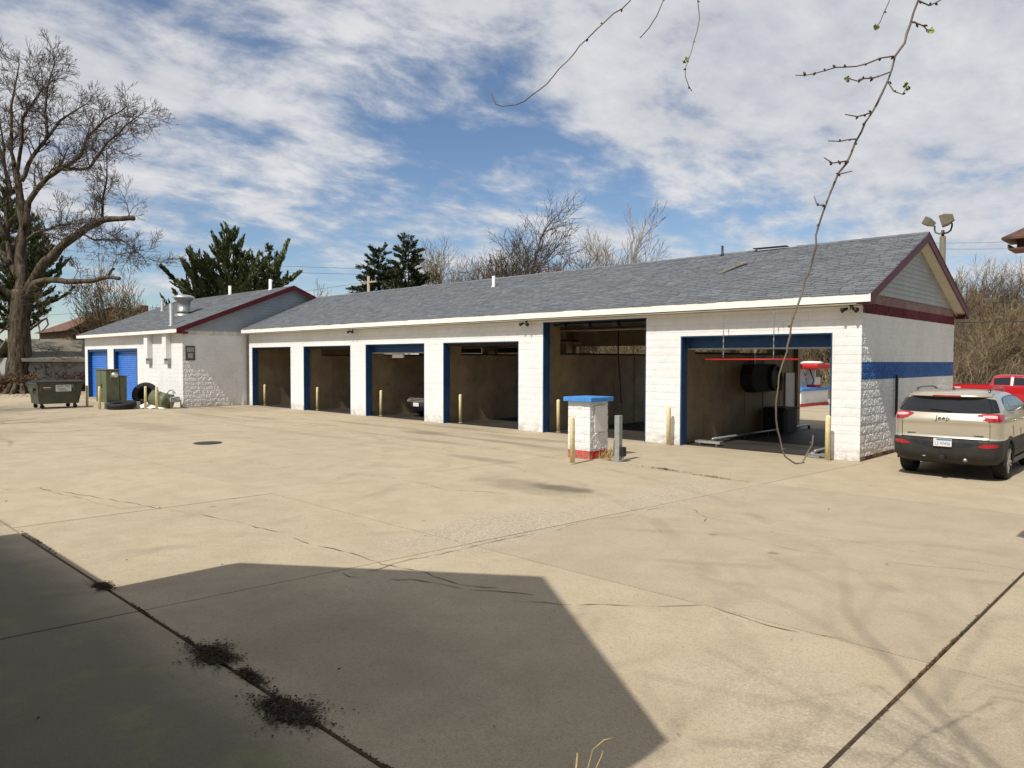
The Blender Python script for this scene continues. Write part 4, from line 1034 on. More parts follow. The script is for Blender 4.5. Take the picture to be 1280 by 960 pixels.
def simple_car(name, label, paint, loc, rz, SKc, axles, group=None, glass=True):
    c = thing(name, label, 'car', loc, rz, group); zt = SKc.tab[-1][0]
    SKc.shell(.30, zt, .06, axles, .38, .32, cap_top=True).build('body', paint, c, True)
    for s in (-1, 1):
        for a in axles: wheel(c, s * .74, a, .32, .2, s)
        for ys, lo, hi in (([.95, 1.2, 1.7, 2.05], [1.0] * 4, [1.12, 1.30, 1.36, 1.36]), ([2.12, 2.5, 2.8, 3.05], [.99] * 4, [1.36, 1.34, 1.2, 1.05])):
            SKc.patch(lambda y, z, o: SKc.side(y, z, s, o), ys, lo, hi, 3, .006).build('side_window', 'glass_dark', c, True)
        hl = SKc.patch(SKc.front, [s * .55, s * .7, s * .85, s * .96], [.62, .6, .61, .64], [.72, .75, .77, .77], 2, .012).build('headlight', 'aluminium', c, True)
        SKc.patch(SKc.rear, [s * .6, s * .8, s * .96], [.72] * 3, [.86] * 3, 2, .012).build('tail_light', 'tail_red', c, True)
    SKc.patch(SKc.front, [-.9, -.5, 0, .5, .9], [1.02] * 5, [1.34] * 5, 4, .012).build('windscreen', 'glass_dark', c, True)
    SKc.patch(SKc.rear, [-.9, -.5, 0, .5, .9], [1.02] * 5, [1.34] * 5, 4, .012).build('rear_window', 'glass_dark', c, True)
    MB().box(-.6, .6, .3, 4.0, .22, .6).build('underbody', 'black_metal', c)
    return c
SED = CarSkin([(.24, .78, .15, 4.35, .2), (.34, .86, .04, 4.45, .24), (.55, .88, .0, 4.5, .26), (.75, .88, .02, 4.42, .28), (.84, .87, .06, 4.2, .30), (.94, .85, .12, 3.7, .30), (1.0, .82, .35, 3.3, .28), (1.2, .72, .75, 2.9, .26), (1.36, .62, 1.15, 2.5, .24), (1.42, .5, 1.4, 2.3, .2), (1.44, .3, 1.6, 2.1, .15)])
car3 = simple_car('parked_car', 'dark car with a white front plate standing nose out in the third bay', 'car_black', (-22.85, 22.7, 0), math.pi, SED, (.8, 3.55))
MB().bbox(-.17, .17, 4.50, 4.515, .44, .58, .004).build('licence_plate', 'sign_face', car3)
for z in (.62, .68, .74): MB().box(-.45, .45, 4.40 - (z - .62) * .3, 4.47 - (z - .62) * .3, z, z + .025).build('grille_bar', 'chrome', car3)
for k, (x, y, lab) in enumerate(((-12.2, 82, 'small white car far behind the red pickup, nearer the right edge'), (-9.6, 83, 'white car far behind the red pickup, cut by the right edge'), (-22.5, 80, 'white car among the bare trees just right of the car wash'))):
    simple_car('parked_car', lab, 'car_white', (x, y, -.09), (1.35, 1.75, 1.5)[k], SED, (.8, 3.55), 'white cars parked far off by the woods')

# red pickup
pk = thing('pickup_truck', 'bright red crew cab pickup truck parked behind the beige vehicle', 'pickup truck', (-10.15, 43.2, -.16), -math.pi / 2 )
PK = CarSkin([(.42, .86, .05, 5.35, .12), (.55, .93, .0, 5.45, .14), (.80, .95, .0, 5.45, .14), (1.0, .95, .02, 5.4, .14), (1.12, .94, .03, 5.2, .15), (1.22, .93, .03, 4.4, .15)], .02)
PKC = CarSkin([(1.18, .92, 1.70, 4.25, .12), (1.24, .91, 1.72, 4.12, .12), (1.45, .83, 1.80, 3.75, .12), (1.66, .74, 1.88, 3.35, .12), (1.74, .68, 1.95, 3.2, .12), (1.78, .55, 2.1, 3.0, .1)], .03)
PK.shell(.42, 1.22, .06, (1.2, 4.5), .46, .38).build('body', 'car_red', pk, True)
PKC.shell(1.18, 1.78, .06, cap_top=True).build('cab', 'car_red', pk, True)
MB().add([(-.92, 1.7, 1.20), (.92, 1.7, 1.20), (.92, 5.0, 1.20), (-.92, 5.0, 1.20)], [(0, 1, 2, 3)]).build('hood', 'car_red', pk)
MB().box(-.86, .86, .08, 1.68, .72, .76).build('bed_floor', 'black_plastic', pk)
MB().box(-.93, -.86, .03, 1.7, .70, 1.26).box(.86, .93, .03, 1.7, .70, 1.26).box(-.86, .86, .0, .07, .60, 1.26).build('bed_wall', 'car_red', pk)
for s in (-1, 1):
    for a in (1.2, 4.5): wheel(pk, s * .82, a, .38, .25, s)
    for ys, lo, hi in (([1.95, 2.2, 2.62], [1.29] * 3, [1.60, 1.65, 1.66]), ([2.78, 3.1, 3.45, 3.75], [1.28] * 4, [1.66, 1.65, 1.55, 1.36])):
        PKC.patch(lambda y, z, o: PKC.side(y, z, s, o), ys, lo, hi, 4, .008).build('side_window', 'glass_dark', pk, True)
    MB().bbox(s * 1.0 - .09, s * 1.0 + .09, 3.72, 3.84, 1.22, 1.42, .03).build('side_mirror', 'black_plastic', pk)
    PKC.patch(lambda y, z, o: PKC.side(y, z, s, o), [2.66, 2.74], [1.27] * 2, [1.67] * 2, 3, .01).build('door_pillar', 'aluminium', pk)
    MB().bbox(s * .94 - .012, s * .94 + .012, .25, .55, 1.08, 1.16, .005).build('tail_light', 'tail_clear', pk)
PKC.patch(PKC.front, [-.9, -.5, 0, .5, .9], [1.28] * 5, [1.66] * 5, 4, .01).build('windscreen', 'glass_dark', pk, True)
MB().box(-.6, .6, .3, 5.0, .34, .7).build('underbody', 'black_metal', pk)

# ================================================================== SMALL THINGS BY THE STORAGE BUILDING
dm = thing('dumpster', 'dark green wheeled dumpster with a white sign on its long side', 'dumpster', (-38.35, 9.0, 0))
# local x towards the building side, y along
db = MB(); W, L = 1.42, 1.75
top = [(-W, -.02, 1.18), (0, -.02, 1.18), (0, L + .12, 1.18), (-W, L + .12, 1.18)]; bot = [(-W + .05, .08, .22), (-.05, .08, .22), (-.05, L - .08, .22), (-W + .05, L - .08, .22)]
db.add(bot + top, [(0, 3, 2, 1), (0, 1, 5, 4), (1, 2, 6, 5), (2, 3, 7, 6), (3, 0, 4, 7)]); db.build('bin', 'dumpster_green', dm)
MB().box(-W - .03, .03, -.05, .0, 1.12, 1.19).box(-W - .03, .03, L + .10, L + .15, 1.12, 1.19).box(-.02, .03, .001, L + .10, 1.12, 1.19).box(-W - .03, -W + .02, .001, L + .10, 1.12, 1.19).build('rim', 'dumpster_green', dm)
for a, b in ((-.04, L / 2 + .04), (L / 2 + .06, L + .16)):
    ld = MB().prism([(-W - .05, 1.20), (.05, 1.20), (.05, 1.225), (-W / 2, 1.30), (-W - .05, 1.225)], 'y', a, b).build('lid', 'black_plastic', dm)
for x, y in ((-W + .15, .2), (-.16, .2), (-W + .15, L - .22), (-.16, L - .22)):
    cs = MB().box(x - .05, x + .05, y - .05, y + .05, .15, .225).build('caster', 'black_metal', dm); MB().lathe([(.03, -.03), (.09, -.03), (.09, .03), (.03, .03)], (x, y + .02, .09), 'x', 14).build('caster_wheel', 'rubber', cs)
MB().box(-W * .75, -W * .25, -.10, -.03, .80, .95).build('fork_pocket', 'dumpster_green', dm)
[MB().box(-.03, .05, a, a + .06, .75, 1.11).build('side_rib', 'dumpster_green', dm) for a in (.1, L - .3)]
def side_x(z): return -.05 + (z - .22) / .96 * .05 + .004
sg = MB().box(0.004, .014, .72, 1.36, .78, 1.08).build('sign', 'sign_face', dm)
r = random.Random(3)
def marks(m, y0, y1, z0, z1, n, arch=0.0):
    """illegible dark letter shapes, as in the photograph"""
    st = (y1 - y0) / n
    for k in range(n):
        if k == n // 2 and n > 7: continue
        a = y0 + k * st; dz = arch * (1 - ((k - (n - 1) / 2) / (n / 2)) ** 2)
        m.box(.0142, .0155, a + st * .12, a + st * .34, z0 + dz, z1 + dz); m.box(.0142, .0155, a + st * .5, a + st * .8, z0 + dz, z0 + dz + (z1 - z0) * r.uniform(.25, .45)); m.box(.0142, .0155, a + st * .36, a + st * .85, z1 + dz - (z1 - z0) * .3, z1 + dz)
mk = MB(); marks(mk, .78, 1.30, .955, 1.02, 10, .03); marks(mk, .80, 1.14, .86, .92, 6); marks(mk, .88, 1.2, .805, .835, 8); mk.build('sign_lettering', 'ink', sg, fix=False)
st = MB().box(.002, .012, .22, .52, .95, .99).build('label', 'sign_face', dm); MB().box(.002, .012, .22, .52, .88, .935).build('label', 'label_red', dm); 
MB().bar((0.02, 1.42, 1.16), (0.02, 1.42, .95), .04, .02).build('latch', 'galvanized', dm)

cab = thing('electrical_cabinet', 'olive green electrical cabinet with a round meter in front of the blue doors', 'electrical cabinet', (-37.4, 11.7, 0))
def cb_(m, n, mt, s=False): return wbuild(m, n, mt, cab, s)
cb_(MB().bbox(-38.2, -36.55, 11.22, 12.75, -.02, .28, .02), 'concrete_pad', 'pad_concrete')
c1 = cb_(MB().bbox(-38.05, -36.65, 11.31, 11.88, .282, 1.76, .02), 'cabinet', 'cabinet_green')
MB().bbox(-38.09, -36.61, 11.27, 11.92, 1.762, 1.80, .01).build('cabinet_top', 'cabinet_green', c1)
MB().box(-37.36, -37.35, 11.302, 11.312, .32, 1.72).box(-36.655, -36.642, 11.36, 11.84, .36, .372).build('door_gap', 'black_metal', c1)
MB().bbox(-37.28, -37.22, 11.28, 11.31, .95, 1.12, .008).build('handle', 'black_metal', c1)
mt_ = MB().lathe([(.16, 0), (.16, .05), (.13, .07), (.12, .14), (0, .16)], (-36.65, 11.67, 1.52), 'x', 18).build('meter', 'galvanized', c1, True)
MB().lathe([(.085, .155), (.085, .17), (0, .17)], (-36.65, 11.67, 1.52), 'x', 16).build('meter_glass', 'sign_face', mt_)
MB().bar((-36.63, 11.5, 1.72), (-36.63, 11.5, 1.38), .03).build('conduit', 'galvanized', c1)
c2 = cb_(MB().bbox(-37.9, -36.66, 11.90, 12.20, .282, 1.46, .02), 'cabinet', 'cabinet_green'); MB().bbox(-37.93, -36.63, 11.92, 12.23, 1.462, 1.50, .01).build('cabinet_top', 'cabinet_green', c2)

def tyre(name, label, c, ax, R, w, group='old tyres by the storage building'):
    """a worn tyre; ax is the direction of its axle"""
    t = thing(name, label, 'tyre', c, 0, group)
    prof = [(R * .58, -w * .38), (R * .70, -w * .5), (R * .90, -w * .5), (R * .985, -w * .42), (R, -w * .2), (R, w * .2), (R * .985, w * .42), (R * .90, w * .5), (R * .70, w * .5), (R * .58, w * .38), (R * .62, 0), (R * .58, -w * .38)]
    q = Vector((0, 0, 1)).rotation_difference(Vector(ax).normalized()).to_matrix().to_4x4()
    o = MB().lathe(prof, n=36).build('carcass', 'rubber', t, True, fix=False); o.data.transform(q)
    tr = MB(); 
    for k in range(36):
        a = 2 * math.pi * k / 36
        for h in (-.28, 0.02): tr.add([(R * 1.0 * math.cos(a + d), R * 1.0 * math.sin(a + d), w * hh) for d, hh in ((0, h), (.11, h + .03), (.11, h + .25), (0, h + .22))] + [(R * 1.02 * math.cos(a + d), R * 1.02 * math.sin(a + d), w * hh) for d, hh in ((.01, h + .01), (.10, h + .04), (.10, h + .24), (.01, h + .21))], [(4, 5, 6, 7), (0, 1, 5, 4), (1, 2, 6, 5), (2, 3, 7, 6), (3, 0, 4, 7)])
    p = tr.build('tread', 'rubber', t); p.data.transform(q); return t
tyre('tyre', 'old black tyre standing on edge and leaning by the white block wall', (-36.75, 13.05, .58), (.80, -.56, .22), .58, .30)
tyre('tyre', 'large flat-lying black tyre beside the green cabinet', (-36.0, 11.75, .17), (.06, -.12, 1), .60, .28)
tyre('tyre', 'black tyre lying half behind the standing tyre', (-36.9, 13.2, .34), (.1, -.2, 1), .52, .26)
brl = thing('barrel', 'dull green barrel lying between the tyres and the corner of the storage building', 'barrel', (-35.35, 13.25, .38))
q = Vector((0, 0, 1)).rotation_difference(Vector((.62, .70, -.25)).normalized()).to_matrix().to_4x4()
o = MB().lathe([(.0, -.48), (.33, -.48), (.36, -.47), (.36, -.16), (.375, -.15), (.375, -.12), (.36, -.11), (.36, .14), (.375, .15), (.375, .18), (.36, .19), (.36, .47), (.33, .48), (0, .46)], n=24).build('drum', 'cabinet_green', brl, True); o.data.transform(q)
o = MB().lathe([(.05, .465), (.05, .50), (0, .50)], (.2, 0, 0), n=10).build('bung', 'galvanized', brl); o.data.transform(q)
rg_ = MB(); r = random.Random(8)
vs = []; fs = []
for j in range(9):
    for i in range(15):
        u, v = i / 14 - .5, j / 8 - .5; h = max(0, .30 * math.exp(-((u * 2.2 + .2) ** 2 + (v * 2) ** 2) * 2)) + .09 * mnoise.noise(Vector((u * 7, v * 7, 2))) * (1 - abs(2 * u) ** 3)
        vs.append((u * 1.5 + .08 * mnoise.noise(Vector((u * 5, v * 5, 9))), v * .6 + .1 * mnoise.noise(Vector((u * 4, v * 4, 5))), max(.005, h)))
for j in range(8):
    for i in range(14): a = j * 15 + i; fs.append((a, a + 1, a + 16, a + 15))
rg_.add(vs, fs); o = rg_.build('rag', 'cloth_white', None, True); o.location = (-35.5, 12.9, 0); o.rotation_euler = (0, 0, .75)
tag(o, 'crumpled dirty white cloth lying in front of the standing tyre', 'cloth')
fr = thing('tubular_stand', 'light grey tubular stand on legs at the corner of the storage building', 'stand', (-35.0, 13.75, 0))
fm = [([(-.45, -.3, 0), (-.42, -.28, .62), (-.25, -.2, .80)], .03), ([(.25, -.3, 0), (.25, -.3, .52), (.55, -.15, .52)], .035), ([(.32, .1, 0), (.32, .1, .5)], .035), ([(-.45, -.28, .50), (.55, -.15, .50)], .028), ([(-.25, -.2, .80), (0, -.15, .86), (.22, -.1, .70)], .028), ([(.0, -.15, .86), (.05, -.1, .5)], .024)]
for pts, rr in fm: MB().tube(pts, rr, 8).build('tube', 'grey_metal', fr, True)
MB().bbox(-.1, .28, -.34, .1, .28, .50, .05).build('seat', 'siding', fr)
MB().bbox(.30, .62, -.22, -.05, .50, .56, .02).build('shelf', 'grey_metal', fr)

# ================================================================== HOUSES AND POLES BEHIND
gar = thing('garage', 'low grey sided garage with a moss stained olive roof behind the dumpster', 'garage', (-62, 20, 0))
GX0, GX1, GY0, GY1 = -67.5, -59.6, 13.4, 23
fw_ = wbuild(MB().box(GX0, GX1, GY0, GY1, -.1, 2.35), 'wall', 'garage_siding', gar)
sm = None
for k in range(20):
    if sm is None: sm = MB().prism([(0, .003), (-.02, .006), (-.005, .112)], 'x', 0, GY1 - GY0 - .02).mesh('siding_board', 'garage_siding')
    o = link('siding_board', sm, fw_, (GX1 + .002, GY0 + .01, .05 + k * .115)); o.rotation_euler = (0, 0, math.pi / 2)
# eave runs along the side facing the lot: its ridge lies parallel to it
gxr = (GX0 + GX1) / 2
rfp = MB().prism([(GX1 + .45, 2.28), (gxr, 3.75), (GX0 - .45, 2.28), (GX0 - .45, 2.16), (gxr, 3.62), (GX1 + .45, 2.16)], 'y', GY0 - .4, GY1 + .4)
gr_ = wbuild(rfp, 'roof', 'olive_roof', gar)
wbuild(MB().box(GX1 + .452, GX1 + .475, GY0 - .4, GY1 + .4, 2.08, 2.30), 'fascia', 'garage_siding', gar)
hs = thing('brick_house', 'house with a red brown hipped roof behind the bare tree and the garage', 'house', (-82, 27, 0))
HX0, HX1, HY0, HY1 = -88, -77, 21.0, 33.5
wbuild(MB().box(HX0, HX1, HY0, HY1, -.1, 5.0), 'wall', 'house_brown', hs)
rf = MB(); e = .5
vs = [(HX0 - e, HY0 - e, 4.9), (HX1 + e, HY0 - e, 4.9), (HX1 + e, HY1 + e, 4.9), (HX0 - e, HY1 + e, 4.9), ((HX0 + HX1) / 2, HY0 + 4.8, 7.6), ((HX0 + HX1) / 2, HY1 - 4.8, 7.6)]
rf.add(vs, [(0, 1, 4), (1, 2, 5, 4), (2, 3, 5), (3, 0, 4, 5), (0, 3, 2, 1)]); hr = wbuild(rf, 'roof', 'brown_roof', hs)
tb = MB(); r = random.Random(2)
for k in range(18):
    z = 4.95 + k * .15; x = HX1 + e - (z - 4.9) * 2.04 / 1.0; y0 = HY0 - e + (z - 4.9) * 1.96; y1 = HY1 + e - (z - 4.9) * 1.96; y = y0
    while y < y1: tb.box(x - .1, x + .04, y, min(y1, y + .34), z - .02, z + .03 + r.uniform(0, .02)); y += .36
tag(tb.build('shingles', 'brown_roof', hr, fix=False), kind='stuff')
for y in (23.5, 27, 30.5):
    w = wbuild(MB().box(HX1 + .002, HX1 + .05, y - .6, y + .6, 1.2, 2.7), 'window', 'house_white', hs); MB().box(HX1 + .052, HX1 + .06, y - .5, y + .5, 1.3, 2.6).build('pane', 'glass_dark', w)
wbuild(MB().box(-83.6, -82.8, 29, 29.8, 5.5, 8.0), 'chimney', 'brick_red', hs)
wh = thing('white_house', 'small white gabled house far left, half hidden behind the big tree trunk', 'house', (-82, 14, 0))
wbuild(MB().box(-86, -79, 9.5, 17.0, -.1, 3.0), 'wall', 'house_white', wh)
wbuild(MB().prism([(9.5, 3.0), (17, 3.0), (13.2, 5.6)], 'x', -85.9, -79.1), 'gable_wall', 'house_white', wh)
wbuild(MB().prism([(9.0, 2.85), (13.2, 5.75), (17.5, 2.85), (17.5, 2.75), (13.2, 5.62), (9.0, 2.75)], 'x', -86.3, -78.7), 'roof', 'grey_roof', wh)
for y in (11.2, 14.4): 
    w = wbuild(MB().box(-78.998, -78.95, y - .5, y + .5, .9, 2.2), 'window', 'house_white', wh); MB().box(-78.948, -78.94, y - .42, y + .42, 1.0, 2.1).build('pane', 'glass_dark', w)
gh = thing('grey_roofed_house', 'house showing only its grey hipped roof above the car wash ridge, by the two firs', 'house', (-58, 47, 0))
wbuild(MB().box(-62, -54, 43.5, 51.5, -.1, 6.0), 'wall', 'house_white', gh)
v = at(481, 362, 72); 
wbuild(MB().add([(-62.6, 43, 5.9), (-53.4, 43, 5.9), (-53.4, 52, 5.9), (-62.6, 52, 5.9), (-58.6, 47.5, 9.5), (-57.4, 47.5, 9.5)], [(0, 1, 5, 4), (1, 2, 5), (2, 3, 4, 5), (3, 0, 4), (0, 3, 2, 1)]), 'roof', 'grey_roof', gh)

up = thing('utility_pole', 'pale wooden utility pole in front of the left fir', 'utility pole', at(461, 448, 66) - Vector((0, 0, 2.3)))
MB().tube([(0, 0, 0), (0, 0, 9.6)], [.17, .12], 10).build('shaft', 'pole_wood', up, True); MB().box(-1.2, 1.2, -.07, .07, 9.0, 9.14).build('crossarm', 'pole_wood', up)
for x in (-1.1, -.5, .5, 1.1): MB().lathe([(.03, 0), (.05, .06), (.03, .12)], (x, 0, 9.14), n=8).build('insulator', 'grey_metal', up)
def wire(label, p, q, r_=.012, sag=.4):
    p, q = Vector(p), Vector(q); pts = []
    for k in range(17):
        t = k / 16; v = p.lerp(q, t); v.z -= sag * 4 * t * (1 - t); pts.append(v)
    o = MB().tube(pts, r_, 5).build('overhead_wire', 'wire'); tag(o, label, 'wire', 'overhead wires')
wire('upper of the overhead wires crossing behind the left pine', at(-60, 296, 64), at(461, 336, 66), .014, .5)
wire('second overhead wire crossing behind the left pine', at(-60, 306, 64), at(461, 343, 66), .014, .5)
wire('lowest overhead wire crossing in front of the left pine', at(-60, 398, 58), at(461, 352, 66), .012, .6)
wire('thin overhead wire at the right, highest against the sky', at(1100, 303, 60), at(1400, 293, 62), .012, .3)
wire('thin overhead wire at the right, second against the sky', at(1100, 309, 60), at(1400, 304, 62), .012, .3)
wire('thick dark overhead wire crossing in front of the woods at right', at(1080, 403, 47), at(1400, 398, 52), .03, .1)
wire('middle overhead wire crossing in front of the woods at right', at(1080, 379, 56), at(1400, 374, 62), .02, .1)
wire('pale overhead wire crossing near the top of the woods at right', at(1080, 365, 66), at(1400, 360, 62), .02, .1)

lp = thing('floodlight_pole', 'pole with two tan floodlights standing behind the gable', 'floodlight pole', (-6.98, 28, 0))
MB().tube([(0, 0, 0), (0, 0, 6.45)], [.10, .095], 14).build('pole', 'tan_fixture', lp, True)
MB().tube([(0, 0, 6.44), (0, 0, 6.66)], [.05, .05], 8).build('collar', 'black_metal', lp, True)
Rv = Vector((RIGHT.x, RIGHT.y, 0)).normalized(); Fv = Vector((-Rv.y, Rv.x, 0))
def rp(a, z, f=0.0): return Rv * a + Fv * f + Vector((0, 0, z))
am = MB().tube([rp(0, 6.56), rp(.16, 6.58), rp(.26, 6.66), rp(.30, 6.80), rp(.30, 6.90)], .03, 8).build('arm', 'black_metal', lp, True)
am2 = MB().tube([rp(0, 6.56), rp(-.12, 6.54), rp(-.24, 6.58), rp(-.28, 6.68), rp(-.28, 6.80)], .03, 8).build('arm', 'galvanized', lp, True)
def flood(c, d, w, h, dp):
    d = d.normalized(); u = d.cross(Vector((0, 0, 1))).normalized(); v = u.cross(d); vs = []
    for k, (sc_, off) in enumerate(((.55, -.5), (1.0, .05), (1.0, .5))):
        for a, b in ((-1, -1), (1, -1), (1, 1), (-1, 1)): vs.append(c + d * off * dp + u * a * w / 2 * sc_ + v * b * h / 2 * sc_)
    m = MB().add(vs, [(3, 2, 1, 0), (8, 9, 10, 11)] + [(j * 4 + i, j * 4 + (i + 1) % 4, (j + 1) * 4 + (i + 1) % 4, (j + 1) * 4 + i) for j in range(2) for i in range(4)])
    o = m.build('floodlight', 'tan_fixture', lp); f = MB().add([p + d * .006 for p in vs[8:]], [(0, 1, 2, 3)]).build('lamp_glass', 'glass_dark', o, fix=False); return o
flood(rp(.13, 7.02), (Rv * -.85 + Fv * .55 + Vector((0, 0, -.30))), .42, .36, .40)
flood(rp(-.46, 6.92), (Rv * -.75 + Fv * .5 + Vector((0, 0, .50))), .25, .25, .36)

fd = thing('bird_feeder', 'dark brown roofed feeder with a tray hanging at the right edge of the photo', 'bird feeder', at(1291, 300, 7.2))
MB().add([(-.22, -.22, .02), (.22, -.22, .02), (.22, .22, .02), (-.22, .22, .02), (-.22, -.22, 0), (.22, -.22, 0), (.22, .22, 0), (-.22, .22, 0), (0, 0, .16)], [(0, 1, 8), (1, 2, 8), (2, 3, 8), (3, 0, 8), (4, 7, 6, 5), (0, 4, 5, 1), (1, 5, 6, 2), (2, 6, 7, 3), (3, 7, 4, 0)]).build('roof', 'feeder_wood', fd)
MB().box(-.11, .11, -.11, .11, -.078, -.001).build('seed_box', 'feeder_wood', fd)
MB().box(-.17, .17, -.17, .17, -.098, -.08).build('tray', 'feeder_wood', fd)
for s in (-1, 1): MB().box(s * .17 - .006, s * .17 + .006, -.17, .17, -.079, -.045).build('tray_rim', 'feeder_wood', fd)
MB().tube([(0, 0, .15), (.05, -.02, 3.4)], .004, 4).build('cord', 'wire', fd)
# ================================================================== TREES
def grow(tr, tw, p, d, L, r, lev, P, rg):
    """one limb and everything that springs from it"""
    n = P['seg'][min(lev, len(P['seg']) - 1)]; pts = [p.copy()]; rad = [r]; q = p.copy(); e = d.normalized(); wob = P['wob']
    end = r * P['taper'] if lev < P['max'] else r * .45
    for k in range(n):
        e = (e + Vector((rg.gauss(0, wob), rg.gauss(0, wob), rg.gauss(0, wob) + P['up'] * (0.6 if lev else .2)))).normalized()
        q = q + e * L / n; pts.append(q.copy()); rad.append(max(P['rmin'], r + (end - r) * (k + 1) / n))
    sides = (9, 6, 4, 3, 3, 3)[min(lev, 5)]
    (tr if lev <= P['tl'] else tw).tube(pts, rad, sides, False)
    if lev >= P['max']: return
    m = P['nb'][lev]; m = m if rg.random() < .6 else m + rg.choice((-1, 1))
    t0 = P['t0'][min(lev, len(P['t0']) - 1)]
    ph = rg.uniform(0, 6.28)
    for k in range(max(1, m)):
        t = t0 + (1 - t0) * (k + rg.uniform(.2, .95)) / max(1, m); t = min(t, .985); f = t * n; i = min(int(f), n - 1)
        b = pts[i].lerp(pts[i + 1], f - i); dd = (pts[i + 1] - pts[i]).normalized(); u, w = frame(dd); ph += 2.4 + rg.uniform(-.5, .5)
        a = math.radians(rg.uniform(*P['ang'])); s = u * math.cos(ph) + w * math.sin(ph)
        nd = dd * math.cos(a) + s * math.sin(a)
        rr = max(P['rmin'], (rad[i] + (rad[i + 1] - rad[i]) * (f - i)) * rg.uniform(.45, .7))
        grow(tr, tw, b, nd, L * rg.uniform(*P['len']) * (1.15 - .45 * t if lev == 0 else 1), rr, lev + 1, P, rg)
    if lev < P['max']:
        grow(tr, tw, pts[-1], e, L * .5, rad[-1], lev + 1, P, rg)
BROAD = dict(seg=(6, 6, 5, 4, 3), wob=.13, up=.10, taper=.42, rmin=.012, tl=1, max=4, nb=(8, 6, 5, 4), t0=(.32, .25, .2, .15), ang=(28, 62), len=(.52, .74))
UPRIGHT = dict(seg=(6, 5, 4, 3, 3), wob=.10, up=.16, taper=.35, rmin=.019, tl=1, max=4, nb=(9, 6, 4, 3), t0=(.25, .2, .15, .1), ang=(16, 42), len=(.42, .66))
STEMS = dict(seg=(5, 5, 4, 3), wob=.11, up=.13, taper=.4, rmin=.018, tl=0, max=3, nb=(8, 7, 5), t0=(.2, .15, .1), ang=(18, 50), len=(.40, .62))
def bare_tree(name, label, loc, H, P, barkm, twigm, seed, stems=1, group=None, r0=None, lean=0.0):
    rg = random.Random(seed); t = thing(name, label, 'tree', loc, 0, group); tr, tw = MB(), MB()
    for s in range(stems):
        a = rg.uniform(0, 6.28); sp = (.10 if stems == 1 else rg.uniform(.1, .55))
        d = Vector((math.cos(a) * sp, math.sin(a) * sp, 1)); o = Vector((math.cos(a), math.sin(a), 0)) * (0 if stems == 1 else .15)
        grow(tr, tw, o - Vector((0, 0, .15)), d, H * (.60 if stems == 1 else rg.uniform(.40, .6)), (r0 or H * .021) * (1 if stems == 1 else .5), 0, P, rg)
    tr.build('trunk', barkm, t, True, fix=False); tw.build('crown', twigm, t, False, fix=False); return t

# --- the big old tree at the left: its limbs as they stand, twigs grown from them
bt = thing('bare_tree', 'huge old bare tree with thick broken-off limbs at the left edge, behind the dumpster', 'tree', (-56.6, 12.3, -.05))
btl = Vector(bt.location); tr, tw = MB(), MB(); rg = random.Random(12); D0 = 51.0
limbs = [  # (photo course, radius at start and end in px, depth offset)
    ([(21, 496), (22, 470), (23, 440), (25, 410), (26, 385), (27, 362)], 14, 10.5, 0, 0),
    ([(27, 366), (28, 345), (25, 320), (30, 283), (25, 258), (23, 230), (18, 205)], 9, 4.0, .3, 0),
    ([(18, 207), (14, 190), (14, 150), (17, 112), (24, 80)], 3.2, .7, .5, 1),
    ([(22, 212), (27, 180), (29, 148), (41, 130), (54, 110), (51, 86)], 2.8, .6, -.8, 1),
    ([(27, 226), (38, 198), (60, 171), (57, 141), (60, 108), (71, 73)], 3.4, .6, .9, 1),
    ([(59, 172), (74, 151), (94, 139), (113, 125)], 2.4, .6, 1.2, 1),
    ([(31, 285), (36, 252), (58, 222), (79, 210), (101, 195), (109, 172), (131, 150), (156, 135)], 4.6, .7, -.6, 1),
    ([(80, 212), (112, 210), (131, 182), (155, 158), (177, 142)], 2.6, .6, -1.4, 1),
    ([(34, 368), (44, 345), (56, 328), (84, 302), (112, 283), (131, 275), (150, 274), (167, 273)], 7.5, 3.0, -1.5, 0),
    ([(33, 372), (44, 354), (58, 350), (84, 351), (116, 351), (133, 347), (149, 348)], 5.5, 2.2, -2.5, 0),
    ([(131, 348), (138, 342), (142, 336)], 2.4, 1.6, -2.6, 0),
    ([(128, 274), (129, 250), (133, 222), (133, 190)], 2.2, .6, -1.2, 1),
    ([(34, 300), (50, 290), (72, 282), (88, 279), (104, 286)], 2.4, 1.0, -2.0, 1),
    ([(100, 290), (118, 300), (150, 300), (165, 308), (182, 326)], 1.6, .5, -2.2, 1),
    ([(24, 350), (12, 322), (8, 280), (9, 240), (6, 196), (-2, 140)], 5.2, .8, .6, 1),
    ([(12, 330), (-8, 296), (-30, 262), (-52, 214)], 4.6, .8, 1.4, 1),
    ([(10, 300), (-18, 250), (-40, 190), (-44, 130)], 3.4, .6, -.5, 1),
    ([(20, 372), (-10, 352), (-46, 340), (-80, 318)], 4.6, .8, -1.0, 1),
    ([(14, 240), (2, 190), (-16, 140), (-18, 96)], 2.6, .6, 2.0, 1),
    ([(38, 412), (50, 402), (58, 397), (60, 406), (52, 414)], 2.0, .7, -.8, 0),
    ([(46, 402), (50, 412), (49, 426)], 1.2, .5, -.8, 0),
    ([(12, 405), (4, 412), (-10, 428)], 2.0, .8, 0, 0),
]
TWIG = dict(seg=(4, 4, 3, 3), wob=.16, up=.07, taper=.4, rmin=.010, tl=-1, max=3, nb=(4, 3, 2), t0=(.2, .15, .1), ang=(22, 55), len=(.5, .78))
